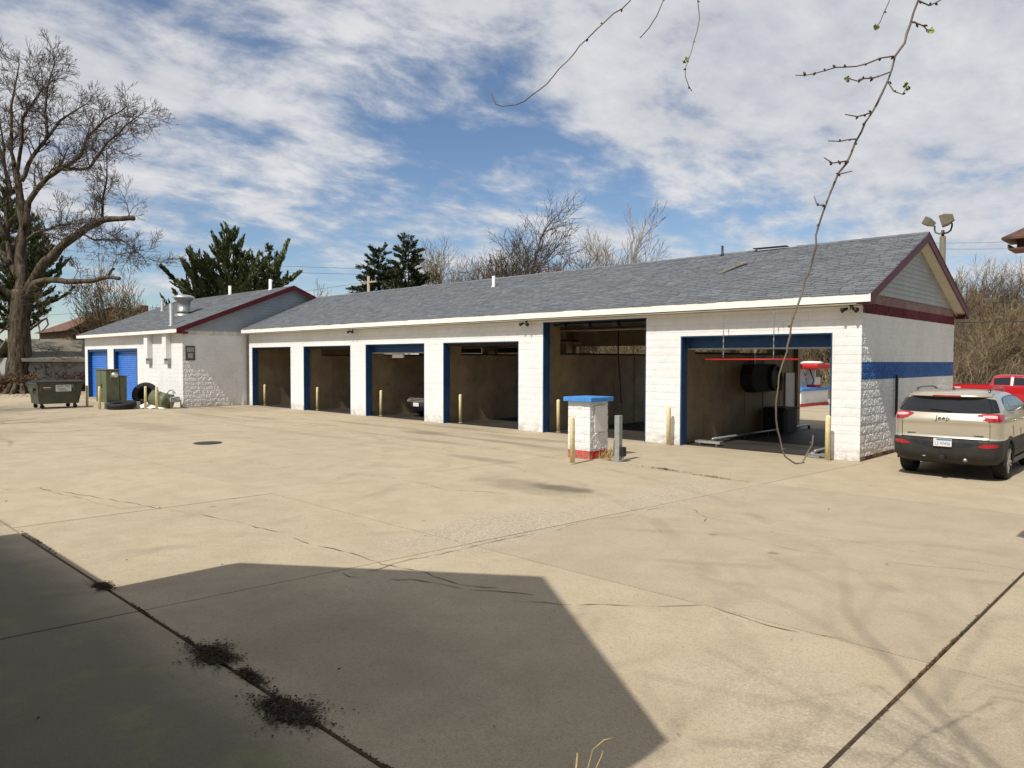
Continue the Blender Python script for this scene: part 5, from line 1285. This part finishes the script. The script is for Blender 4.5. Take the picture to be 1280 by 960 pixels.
for pts, r0, r1, off, leafy in limbs:
    W = []; 
    for k, (x, y) in enumerate(pts): W.append(at(x, y, D0 + off * (k / (len(pts) - 1)) * 2.0) - btl)
    fine_pts = []; fr = []
    for k in range(len(W) - 1):
        for s in range(4):
            t = s / 4; q = W[k].lerp(W[k + 1], t); 
            if 0 < k + t: q = q + Vector((mnoise.noise(q * .9), mnoise.noise(q * .9 + Vector((5, 0, 0))), mnoise.noise(q * .9 + Vector((0, 7, 0))))) * .10
            fine_pts.append(q); u = (k + t) / (len(W) - 1); fr.append((r0 + (r1 - r0) * u) * (.86 if r0 < 9.5 else 1) / 18.1 * (1 + .12 * mnoise.noise(q * 2)))
    fine_pts.append(W[-1]); fr.append(r1 / 18.1)
    tr.tube(fine_pts, fr, 12 if r0 > 6 else 7, True)
    if leafy:
        n = int(len(fine_pts) * 1.2)
        for k in range(n):
            i = int(len(fine_pts) * (.18 + .8 * (k + rg.random()) / n)); i = min(i, len(fine_pts) - 2)
            d = (fine_pts[i + 1] - fine_pts[i]).normalized(); u, w = frame(d); a = rg.uniform(0, 6.28); an = math.radians(rg.uniform(25, 60))
            nd = d * math.cos(an) + (u * math.cos(a) + w * math.sin(a)) * math.sin(an)
            grow(tr, tw, fine_pts[i], nd, rg.uniform(.7, 1.5), max(.016, fr[i] * .4), 0, TWIG, rg)
        grow(tr, tw, fine_pts[-1], fine_pts[-1] - fine_pts[-2], .35, fr[-1], 1, TWIG, rg)
    elif r0 < 9 and r0 > 5:
        for k in range(9):
            i = rg.randrange(len(fine_pts) // 3, len(fine_pts) - 1); d = Vector((rg.uniform(-.4, .4), rg.uniform(-.2, .7), rg.choice((1, 1, -.5)))); grow(tr, tw, fine_pts[i], d, rg.uniform(.8, 1.7), .03, 0, TWIG, rg)
for k in range(9):  # flare of the roots
    a = 2 * math.pi * k / 9; q = Vector((math.cos(a), math.sin(a), 0)); tr.tube([q * .50 + Vector((0, 0, .7)), q * .72 + Vector((0, 0, .2)), q * 1.2 + Vector((0, 0, -.15))], [.10, .18, .10], 7, False)
tr.build('trunk', 'bark_old', bt, True, fix=False); tw.build('crown', 'bark_dark', bt, False, fix=False)

def spray(mb, p, d, L, W, rg):
    u, w = frame(d); a = rg.uniform(0, 6.28); s = (u * math.cos(a) + w * math.sin(a)) * W
    mb.add([p - s * .5, p + d * L * .5 - s * .9, p + d * L, p + d * L * .5 + s * .9], [(0, 1, 2, 3)])
def plume(tr, nd, pts, rad, rg, dens, SL_, spread, start=.25, fat=1.0):
    """a branch clothed in needles: tufts stand out all round it towards its tip"""
    tr.tube(pts, rad, 4, False); n = len(pts) - 1; total = sum((b - a).length for a, b in zip(pts[:-1], pts[1:]))
    for k in range(int(total * dens)):
        t = start + (1 - start) * rg.random(); f = t * n; i = min(int(f), n - 1); p = pts[i].lerp(pts[i + 1], f - i); d = (pts[i + 1] - pts[i]).normalized()
        u, w = frame(d); a = rg.uniform(0, 6.28); s = rg.uniform(.2, 1) * spread * (1.15 - .6 * t)
        o = (u * math.cos(a) + w * math.sin(a)); nd_ = (d + o * s * 1.6 + Vector((0, 0, .25))).normalized()
        spray(nd, p + o * rg.uniform(0, .22) * fat * (1.2 - t), nd_, SL_ * rg.uniform(.6, 1.2), SL_ * .16, rg)
def curve(p, d, L, lift, n, rg, wob=.05):
    pts = [p]; e = d.normalized(); q = p
    for k in range(n):
        e = (e + Vector((rg.gauss(0, wob), rg.gauss(0, wob), lift * (k + 1) / n + rg.gauss(0, wob)))).normalized(); q = q + e * L / n; pts.append(q)
    return pts
def pine(label, loc, leaders, seed, mat='needle', nb=16, fat=1.0):
    rg = random.Random(seed); t = thing('pine_tree', label, 'tree', loc); tr, nd = MB(), MB()
    for (off, H, R, z0) in leaders:
        o = Vector(off); tr.tube([o * .0 + Vector((0, 0, -.1)), o * .55 + Vector((0, 0, H * .35)), o + Vector((0, 0, H * .7)), o + Vector((0, 0, H))], [.28, .2, .11, .03], 8, False)
        nl = int((H - z0) / .80)
        for k in range(nl):
            z = z0 + (H - z0) * (k + .3) / nl; u = (z - z0) / (H - z0); Rb = R * (1 - u) ** .8 * (.75 + .25 * math.sin(u * 3.1)) + .35
            m = 5 if u < .7 else 4; ph = rg.uniform(0, 6.28)
            for j in range(m):
                a = ph + 2 * math.pi * j / m + rg.uniform(-.4, .4); L = Rb * rg.uniform(.5, 1.25); el = .15 + .75 * u
                d = Vector((math.cos(a), math.sin(a), el)); base = o * min(1, z / (H * .7)) + Vector((0, 0, z))
                pts = curve(base, d, L, .16 + .1 * u, 6, rg); plume(tr, nd, pts, [.05, .045, .04, .035, .03, .022, .012], rg, 50, .36, .42, .25, fat * .8)
                for s in range(int(1 + L * 1.5)):
                    i = rg.randrange(1, 6); dd = (pts[i + 1 if i < 6 else 6] - pts[i - 1]).normalized(); uu, ww = frame(dd); sg_ = rg.choice((-1, 1))
                    pts2 = curve(pts[i], dd * .85 + uu * sg_ * rg.uniform(.35, .75) + Vector((0, 0, rg.uniform(.05, .5))), L * rg.uniform(.25, .45), .15, 4, rg); plume(tr, nd, pts2, [.025, .022, .018, .014, .01], rg, 50, .32, .42, .1, fat * .8)
    tr.build('trunk', 'bark_dark', t, True, fix=False); nd.build('crown', mat, t, False, fix=False); return t
def gpos(x, depth, z=-.09):
    v = at(x, 452, depth); v.z = z; return v
pb = gpos(287, 62)
pine('broad dark green pine with upswept plume-like boughs rising behind the storage building roof', pb, [((0, 0, 0), 13.3, 5.8, 4.0), (tuple(Rv * 3.4), 11.9, 2.8, 5.4), (tuple(Rv * 1.7), 11.0, 3.0, 5.0), (tuple(Rv * -1.8), 10.4, 4.0, 4.6)], 5)
pl_ = thing('pine_bough', '', 'tree')
bpy.data.objects.remove(pl_)
pw = [o for o in COL.objects if o.name.startswith('pine_tree')][-1]
ex_t, ex_n = MB(), MB(); rg = random.Random(77)
for pts in ([(300, 402), (262, 378), (238, 366), (218, 350), (202, 334)], [(300, 395), (262, 362), (240, 344), (228, 326)], [(300, 392), (268, 352), (246, 330), (238, 312)], [(325, 375), (345, 360), (362, 350), (374, 341)], [(320, 372), (340, 340), (352, 322), (360, 302)]):
    W = [at(x, y, 61.5 + rg.uniform(-1, 1)) - pb for x, y in pts]; plume(ex_t, ex_n, W, [.08, .06, .05, .03, .02][:len(W)], rg, 120, .42, .5, .05, 1.6)
ex_t.build('bough', 'bark_dark', pw, True, fix=False); ex_n.build('bough_needles', 'needle', pw, False, fix=False)
pine('tall olive green pine standing behind the huge bare tree at the left', gpos(14, 63), [((0, 0, 0), 17.5, 4.6, 4.5), (tuple(Rv * 2.2), 14.5, 3.4, 5.5)], 8)
def fir(label, loc, H, R, seed):
    rg = random.Random(seed); t = thing('fir_tree', label, 'tree', loc); tr, nd = MB(), MB(); tr.tube([(0, 0, -.1), (0, 0, H * .5), (0, 0, H)], [.26, .16, .02], 8, False)
    n = int(H / .46)
    for k in range(n):
        z = H * .16 + H * .83 * k / n; u = z / H; Rb = R * (1.08 - u) ** .85; m = 6 if u < .8 else 4; ph = rg.uniform(0, 6.28)
        for j in range(m):
            if rg.random() < .2: continue
            a = ph + 6.283 * j / m + rg.uniform(-.35, .35); L = Rb * rg.uniform(.55, 1.15); el = .05 + .9 * max(0, u - .55)
            pts = curve(Vector((0, 0, z)), Vector((math.cos(a), math.sin(a), el)), L, rg.uniform(-.02, .12), 4, rg, .07); plume(tr, nd, pts, [.04, .035, .03, .02, .01], rg, 42, .38, .45, .3)
            for s in range(int(L * 1.5)):
                i = rg.randrange(1, 4); dd = (pts[i + 1] - pts[i]).normalized(); uu, ww = frame(dd)
                pts2 = curve(pts[i], dd + uu * rg.choice((-1, 1)) * .8 + Vector((0, 0, rg.uniform(-.2, .25))), L * .35, .05, 3, rg); plume(tr, nd, pts2, [.02, .016, .012, .008], rg, 42, .40, .6, .05)
    tr.build('trunk', 'bark_dark', t, True, fix=False); nd.build('crown', 'needle_dark', t, False, fix=False); return t
fir('shorter left one of two dark firs behind the roof, a pole in front of it', gpos(474, 86), 15.4, 7.4, 3)
fir('taller right one of two dark firs behind the car wash roof', gpos(511, 84), 16.6, 6.4, 4)

# --- bare trees one can tell apart
b1 = bare_tree('bare_tree', 'tall dark round-crowned bare tree rising highest behind the car wash roof', gpos(668, 92), 23.0, dict(BROAD, rmin=.021, up=.10, ang=(24, 52), nb=(10, 6, 5, 3), len=(.38, .60)), 'bark_dark', 'bark_dark', 21, r0=.40)
b2 = bare_tree('bare_tree', 'pale thin-twigged bare tree right of the tallest tree behind the car wash roof', gpos(752, 86), 19.0, dict(UPRIGHT, rmin=.02), 'bark_pale', 'bark_pale', 22)
b3 = bare_tree('bare_tree', 'slim dark bare tree left of the tallest tree behind the car wash roof', gpos(603, 84), 14.8, dict(BROAD, rmin=.025), 'bark_dark', 'bark_dark', 23)
b4 = bare_tree('bare_tree', 'bare many-stemmed tree behind the storage building, left of the green pine', gpos(160, 68), 13.0, STEMS, 'bark_brown', 'bark_tan', 24, stems=6, r0=.3)
b5 = bare_tree('bare_tree', 'pale bare tree at the right edge, tallest of the thicket there', gpos(1278, 80), 13.6, UPRIGHT, 'bark_pale', 'bark_brown', 25)
b6 = bare_tree('bare_tree', 'low brown bare tree behind the car wash, just right of the two firs', gpos(553, 80), 12.6, STEMS, 'bark_tan', 'bark_pale', 26, stems=5, r0=.24)
b7 = bare_tree('bare_tree', 'low bare tree showing its twigs over the car wash ridge, left of the two firs', gpos(408, 90), 11.6, STEMS, 'bark_brown', 'bark_brown', 27, stems=6, r0=.24)
# --- the thicket behind: alike bare trees
protos = []
for k, (P, bm_, tm_, H, st) in enumerate(((UPRIGHT, 'bark_tan', 'bark_tan', 11, 1), (STEMS, 'bark_brown', 'bark_tan', 10.5, 5), (STEMS, 'bark_pale', 'bark_tan', 9.5, 6), (BROAD, 'bark_brown', 'bark_brown', 12, 1), (UPRIGHT, 'bark_pale', 'twig_red', 10, 1))):
    protos.append((P, bm_, tm_, H, st, k))
KIND = ('tall straight tan', 'many-stemmed tan', 'low many-stemmed pale', 'spreading brown', 'slim reddish twigged')
def wood_label(i, right): return KIND[i] + (' bare tree of the dense thicket right of the car wash' if right else ' bare tree of the thicket showing over or through the car wash')
GRP_B = 'bare trees of the thicket behind the car wash'; GRP_R = 'bare trees of the thicket at the right'
built = {}; rg = random.Random(41)
spots = []
for k in range(46): spots.append((520 + (1060 - 520) * (k + rg.random()) / 46, rg.uniform(72, 100), 0))
for k in range(10): spots.append((rg.uniform(690, 800), rg.uniform(62, 80), 0))
for k in range(14): spots.append((1325 + 30 * (k + rg.random()), rg.uniform(60, 98), 1))
for k in range(34): spots.append((1185 + 135 * (k + rg.random()) / 34, rg.uniform(58, 98), 1))
for k, (x, dpt, right) in enumerate(spots):
    P, bm_, tm_, H, st, i = protos[rg.choice((0, 1, 2, 1, 2, 3, 4) if right else (0, 1, 2, 3, 1, 4))]
    s = rg.uniform(.75, 1.08) * (dpt / 82) * (1.0 if right else (1.15 if 540 < x < 740 else .95)); loc = gpos(x, dpt)
    if i not in built:
        t = bare_tree('bare_tree', wood_label(i, right), loc, H, P, bm_, tm_, 60 + i, st, (GRP_R if right else GRP_B) + ', ' + KIND[i]); built[i] = t; t.scale = (s, s, s)
    else:
        t = copy_thing(built[i], loc, rg.uniform(0, 6.28), wood_label(i, right), s); t['group'] = (GRP_R if right else GRP_B) + ', ' + KIND[i]
# underbrush of the thicket: one mass of stems
br = MB(); r = random.Random(19)
for k in range(3000):
    if k % 8 == 0: x, dpt = r.uniform(1320, 1750), r.uniform(56, 92)
    elif k % 3: x, dpt = r.uniform(1180, 1320), r.uniform(56, 92)
    else: x, dpt = r.uniform(560, 1120), r.uniform(66, 92)
    p = gpos(x, dpt); h = r.uniform(.6, 3.0); q = p + Vector((r.gauss(0, .9), r.gauss(0, .9), h)); mdl = p.lerp(q, .5) + Vector((r.gauss(0, .2), r.gauss(0, .2), 0)); br.tube([p, mdl, q], [.028, .022, .012], 3, False)
    for s in range(3):
        a = mdl.lerp(q, r.random()); br.tube([a, a + Vector((r.gauss(0, .45), r.gauss(0, .45), r.uniform(.2, .9)))], [.014, .008], 3, False)
tag(br.build('underbrush', 'brush', fix=False), kind='stuff')
# dead shrubs and hedge at the left
def shrub(label, loc, H, R, n, mat, seed, group=None, leafy=0):
    rg = random.Random(seed); t = thing('shrub', label, 'shrub', loc, 0, group); st, tw = MB(), MB()
    for k in range(n):
        a = rg.uniform(0, 6.28); q = Vector((math.cos(a), math.sin(a), 0)) * R * math.sqrt(rg.random()); d = q * .5 / R + Vector((0, 0, 1)); L = H * rg.uniform(.5, 1.0); pts = curve(q * .45, d, L, -.10, 4, rg, .14); st.tube(pts, [.022, .018, .014, .011, .008], 3, False)
        for s in range(7):
            i = rg.randrange(1, 4); b = pts[i]; tw.tube(curve(b, Vector((rg.gauss(0, 1), rg.gauss(0, 1), rg.uniform(.1, 1.2))), L * .35, .05, 3, rg, .15), [.012, .010, .008, .006], 3, False)
        if leafy:
            for s in range(leafy):
                b = pts[rg.randrange(1, 5)] + Vector((rg.gauss(0, .12), rg.gauss(0, .12), rg.gauss(0, .1))); spray(tw, b, Vector((rg.gauss(0, 1), rg.gauss(0, 1), rg.gauss(0, .7))).normalized(), .12, .08, rg)
    st.build('stem', 'bark_brown', t, False, fix=False); tw.build('twigs', mat, t, False, fix=False); return t
shrub('tall straggly brown shrub against the grey garage, left of the dumpster', gpos(62, 53, -.05), 3.0, 1.5, 90, 'leaf_brown', 1, leafy=10)
shrub('dark low brown shrub at the foot of the huge bare tree, farthest left', gpos(4, 49, -.05), 1.6, 1.0, 60, 'leaf_brown', 2, leafy=14)
shrub('dark low brown shrub behind the left end of the dumpster', gpos(30, 49, -.05), 1.5, 1.0, 60, 'leaf_brown', 3, leafy=14)
shrub('low reddish brown shrub between the dumpster and the blue doors', gpos(97, 53, -.05), 1.6, 1.0, 60, 'twig_red', 4, leafy=8)
shrub('straw coloured shrub behind the dumpster, in front of the grey siding', gpos(83, 54, -.05), 1.9, 1.1, 60, 'straw', 5, leafy=6)
lt_ = MB(); r = random.Random(6)
for k in range(2600):
    x, dpt = r.uniform(-40, 107), r.uniform(44, 56); p = gpos(x, dpt, -.08); 
    if p.x > -51: continue
    u = Vector((r.gauss(0, 1), r.gauss(0, 1), r.uniform(-.3, .5))).normalized() * r.uniform(.05, .12); v = Vector((r.gauss(0, 1), r.gauss(0, 1), r.gauss(0, .4))).normalized() * .05; c = p + Vector((0, 0, .06)); lt_.add([c - u, c - v, c + u, c + v], [(0, 1, 2, 3)])
tag(lt_.build('leaf_litter', 'leaf_brown', fix=False), kind='stuff')

# ================================================================== BEHIND THE VIEWER
# the cottage whose shadow lies across the concrete
ct = thing('cottage', 'gabled cottage just out of the frame whose shadow lies across the concrete', 'cottage', (-4.7, .25, 0))
ye = .25
wbuild(MB().box(-7.1, -2.3, -9, ye - .35, 0, 4.15), 'wall', 'cottage_wall', ct)
wbuild(MB().prism([(-7.1, 4.16), (-2.3, 4.16), (-4.6, 6.40)], 'y', -8.9, ye - .36), 'gable_wall', 'cottage_wall', ct)
wbuild(MB().prism([(-7.50, 4.12), (-7.46, 4.27), (-4.50, 6.68), (-1.97, 4.27), (-1.97, 4.10), (-4.50, 6.50)], 'y', -9.4, ye), 'roof', 'olive_roof', ct)
lw = wbuild(MB().box(-10.6, -7.11, -8, ye - .30, 0, 2.55), 'side_wing', 'cottage_wall', ct)
MB().prism([(ye, 2.60), (ye, 2.70), (-4, 4.0), (-8.3, 2.7), (-8.3, 2.6)], 'x', -10.95, -7.1).build('wing_roof', 'olive_roof', lw)
for x in (-6.2, -3.6):
    w = wbuild(MB().box(x - .55, x + .55, ye - .349, ye - .30, 1.0, 2.4), 'window', 'house_white', ct); MB().box(x - .47, x + .47, ye - .299, ye - .29, 1.08, 2.32).build('pane', 'glass_dark', w)
dr = wbuild(MB().box(-5.35, -4.45, ye - .349, ye - .31, .02, 2.05), 'door', 'maroon_trim', ct); MB().lathe([(.03, 0), (.035, .04), (0, .05)], (-4.55, ye - .31, 1.0), 'y', 10).build('handle', 'galvanized', dr)

# near tree: its low branches hang into the picture, its crown shades the lower right corner
nt = thing('bare_tree', 'near bare tree whose thin budding branches hang into the picture from above', 'tree', (2.3, -4.2, -.05))
nl = Vector(nt.location); tr, tw = MB(), MB(); rg = random.Random(31)
NEAR = dict(seg=(6, 6, 5, 4, 3), wob=.13, up=.08, taper=.4, rmin=.006, tl=1, max=4, nb=(6, 5, 4, 3), t0=(.35, .25, .2, .15), ang=(28, 60), len=(.5, .72))
tr.tube([(0, 0, -.1), (0.05, .05, 1.2), (.1, .0, 2.4), (.05, .1, 3.6)], [.27, .22, .20, .17], 12, False)
for d, L, rr, z in (((-.35, .10, 1), 6.0, .13, 3.5), ((.3, .05, 1), 5.6, .12, 3.3), ((-.62, -.1, .9), 5.2, .11, 3.0), ((.2, -.6, .9), 4.6, .10, 3.2), ((-.15, .30, .95), 5.2, .10, 3.4)):
    grow(tr, tw, Vector((.05, .08, z)), Vector(d), L, rr, 1, NEAR, rg)
def px_path(pts, depth, dd=0.0): return [at(x, y, depth + dd * k / max(1, len(pts) - 1)) - nl for k, (x, y) in enumerate(pts)]
hang = []
def hanging(pts, depth, r0, r1, dd=0.0, lead=None, buds=7.0, n=6, budr=.008, mat_bark=None):
    """a drooping shoot through the air with knobbly buds; lead: the way it comes from its limb"""
    W = px_path(pts, depth, dd); W = ([Vector(q) - nl for q in lead] if lead else []) + W; F = []; 
    for a, b in zip(W[:-1], W[1:]):
        m = max(1, int((b - a).length / .03))
        for k in range(m): q = a.lerp(b, k / m); F.append(q + Vector((mnoise.noise(q * 17), mnoise.noise(q * 17 + Vector((3, 1, 0))), mnoise.noise(q * 17 + Vector((0, 4, 2))))) * .011)
    F.append(W[-1]); R = [(r0 + (r1 - r0) * k / (len(F) - 1)) * (1 + .28 * mnoise.noise(F[k] * 23)) for k in range(len(F))]
    tr.tube(F, R, n, True); Lt = sum((b - a).length for a, b in zip(F[:-1], F[1:])); 
    for k in range(int(Lt * buds)):
        i = rg.randrange(len(F) - 1); d = (F[i + 1] - F[i]).normalized(); u, w = frame(d); a = rg.uniform(0, 6.28); o = (u * math.cos(a) + w * math.sin(a)) * .8 + d * .6; s = budr * rg.uniform(.7, 1.5)
        tw.tube([F[i] + o * R[i] * .5, F[i] + o * (R[i] + s * .8), F[i] + o * (R[i] + s * 2.0)], [s * .55, s * .8, s * .25], 5, True)
    return F
A1 = at(1160, -60, 2.5)
main = [(1152, -20), (1148.5, 0), (1141, 16), (1128, 54), (1119, 71), (1109, 101), (1090, 140), (1071, 178), (1057, 204), (1045, 226), (1033, 251), (1027, 265), (1019, 307), (1014, 325), (1003, 365), (989, 408), (984, 432), (982, 441), (975.5, 469), (972, 483), (970, 503), (970, 524), (973, 538), (978, 560), (983, 570), (990, 578), (995, 581), (1004, 578), (1011, 567), (1014, 555), (1016.5, 544)]
hanging(main, 2.5, .0118, .0027, 0.15, lead=[(2.2, -4.0, 3.6), (1.5, -1.5, 5.6), (.3, 1.6, 6.3), (-.35, 2.1, 4.6), A1], buds=9, n=8, budr=.004)
SH = [([(1141, 26), (1153, 33), (1164.5, 38)], 30), ([(1148, 4), (1160, 8), (1179, -2)], 30), ([(1118.5, 71), (1085, 78), (1045, 85), (1020, 91), (994, 94)], 26), ([(1110.6, 91), (1090, 96), (1073, 100), (1060, 98)], 34), ([(1109, 103.5), (1118, 112), (1127, 117), (1134, 108)], 34), ([(1089, 141), (1072, 145), (1056.6, 143)], 30), ([(1073, 173.5), (1050, 178), (1035, 176)], 34), ([(1058, 201), (1042, 203), (1030, 197)], 34), ([(1051, 217), (1065, 214)], 30), ([(1027.5, 257), (1020, 258), (1018, 246)], 40)]
for pts, bd in SH:
    d0 = 2.5 + .15 * (0 if pts[0][1] < 30 else (pts[0][1] / 900)); F = hanging(pts, d0, .0030, .0018, rg.uniform(-.1, .1), buds=bd * 1.6, n=5, budr=.0042)
for (x, y, d) in ((1094, 35, 2.6), (1060, 98, 2.52), (1134, 108, 2.5), (857, 76, 2.6), (1164, 38, 2.5)):
    c = at(x, y, d) - nl
    gb = MB()
    for k in range(7):
        dr_ = Vector((rg.gauss(0, 1), rg.gauss(0, 1), rg.gauss(.2, .8))).normalized(); spray(gb, c, dr_, .016, .008, rg)
    gb.build('leaf_bud', 'bud_green', nt, False, fix=False)
B0 = [(2.25, -4.0, 3.7), (.4, -1.6, 5.4), (-.6, .3, 5.6)]
hanging([(800, -30), (789, 0), (767, 16), (752, 29), (735, 47), (716, 66), (700, 87.5), (685, 104), (667, 117), (645, 131), (630, 134), (619, 130), (614, 116)], 2.6, .0048, .0022, .1, lead=B0 + [at(840, -90, 2.6)], buds=17, budr=.0038)
hanging([(838, -20), (830, 0), (822, 20), (812, 35), (800, 47.5)], 2.6, .0031, .0018, .05, lead=B0[1:] + [at(870, -80, 2.6)], buds=20, budr=.0038)
hanging([(868, -20), (873, 0), (874, 20), (871, 38), (863, 65), (858, 85), (858, 95), (862, 107), (865, 114)], 2.6, .0031, .0015, .05, lead=B0[1:] + [at(880, -70, 2.6)], buds=20, budr=.0038)
hanging([(1120, -30), (1112, -5), (1104, 15), (1098, 28), (1094, 35)], 2.6, .003, .0017, .0, lead=[(.3, 1.2, 6.0), at(1135, -80, 2.6)], buds=24, budr=.0038)
tr.build('trunk', 'bark_shoot', nt, True, fix=False); tw.build('crown', 'bark_dark', nt, False, fix=False)
# unseen evergreens beyond the right edge and behind the cottage, added to block sky light
pp = pine('tall dark pine added beyond the right edge to block sky light, nearest the viewer', (8.2, -3, -.09), [((0, 0, 0), 12.5, 4.4, 1.4), ((.8, .5, 0), 10.5, 3.6, 1.6)], 15)
for loc, rz, lb in (((8.8, 4.5, -.09), 1.1, 'tall dark pine added beyond the right edge to block sky light, second from the viewer'), ((8.3, 12, -.09), 2.3, 'tall dark pine added beyond the right edge to block sky light, third from the viewer'), ((8.9, 19.5, -.09), 3.9, 'tall dark pine added beyond the right edge to block sky light, farthest from the viewer'), ((-2.5, -17, -.09), 5.1, 'tall dark pine added behind the cottage to block sky light, left of another'), ((3.5, -15, -.09), .5, 'tall dark pine added behind the cottage to block sky light, right of another')):
    copy_thing(pp, loc, rz, lb)
# tree beyond the left edge whose shadow streaks the lot
bare_tree('bare_tree', 'bare tree beyond the left edge whose branch shadows streak the far left of the lot', (-31, -5.5, -.05), 19.0, BROAD, 'bark_brown', 'bark_dark', 51)

# dry stalks in the foreground
wd = thing('dry_weed', 'few dry weed stalks sticking up at the bottom edge', 'weed', (-1.42, 1.78, -.0))
o = Vector(wd.location)
for pts, d, r_, mt_ in (([(716, 1010), (719, 975), (722, 941)], 2.55, .0042, 'straw'), ([(728, 1020), (735, 960), (741, 937), (755, 925), (767, 922)], 2.6, .0022, 'straw'), ([(734, 1020), (745, 960), (752, 945), (755, 933)], 2.62, .0018, 'straw'), ([(708, 1020), (712, 965), (716, 950)], 2.6, .002, 'leaf_brown'), ([(704, 1020), (708, 970), (712, 955)], 2.58, .0018, 'leaf_brown')):
    P = [at(x, y, d) - o for x, y in pts]; P = [Vector((P[0].x * .4, P[0].y * .4, .0))] + P
    MB().tube(P, [r_ * 1.5] + [r_] * (len(P) - 2) + [r_ * .7], 6).build('stalk', mt_, wd, True)
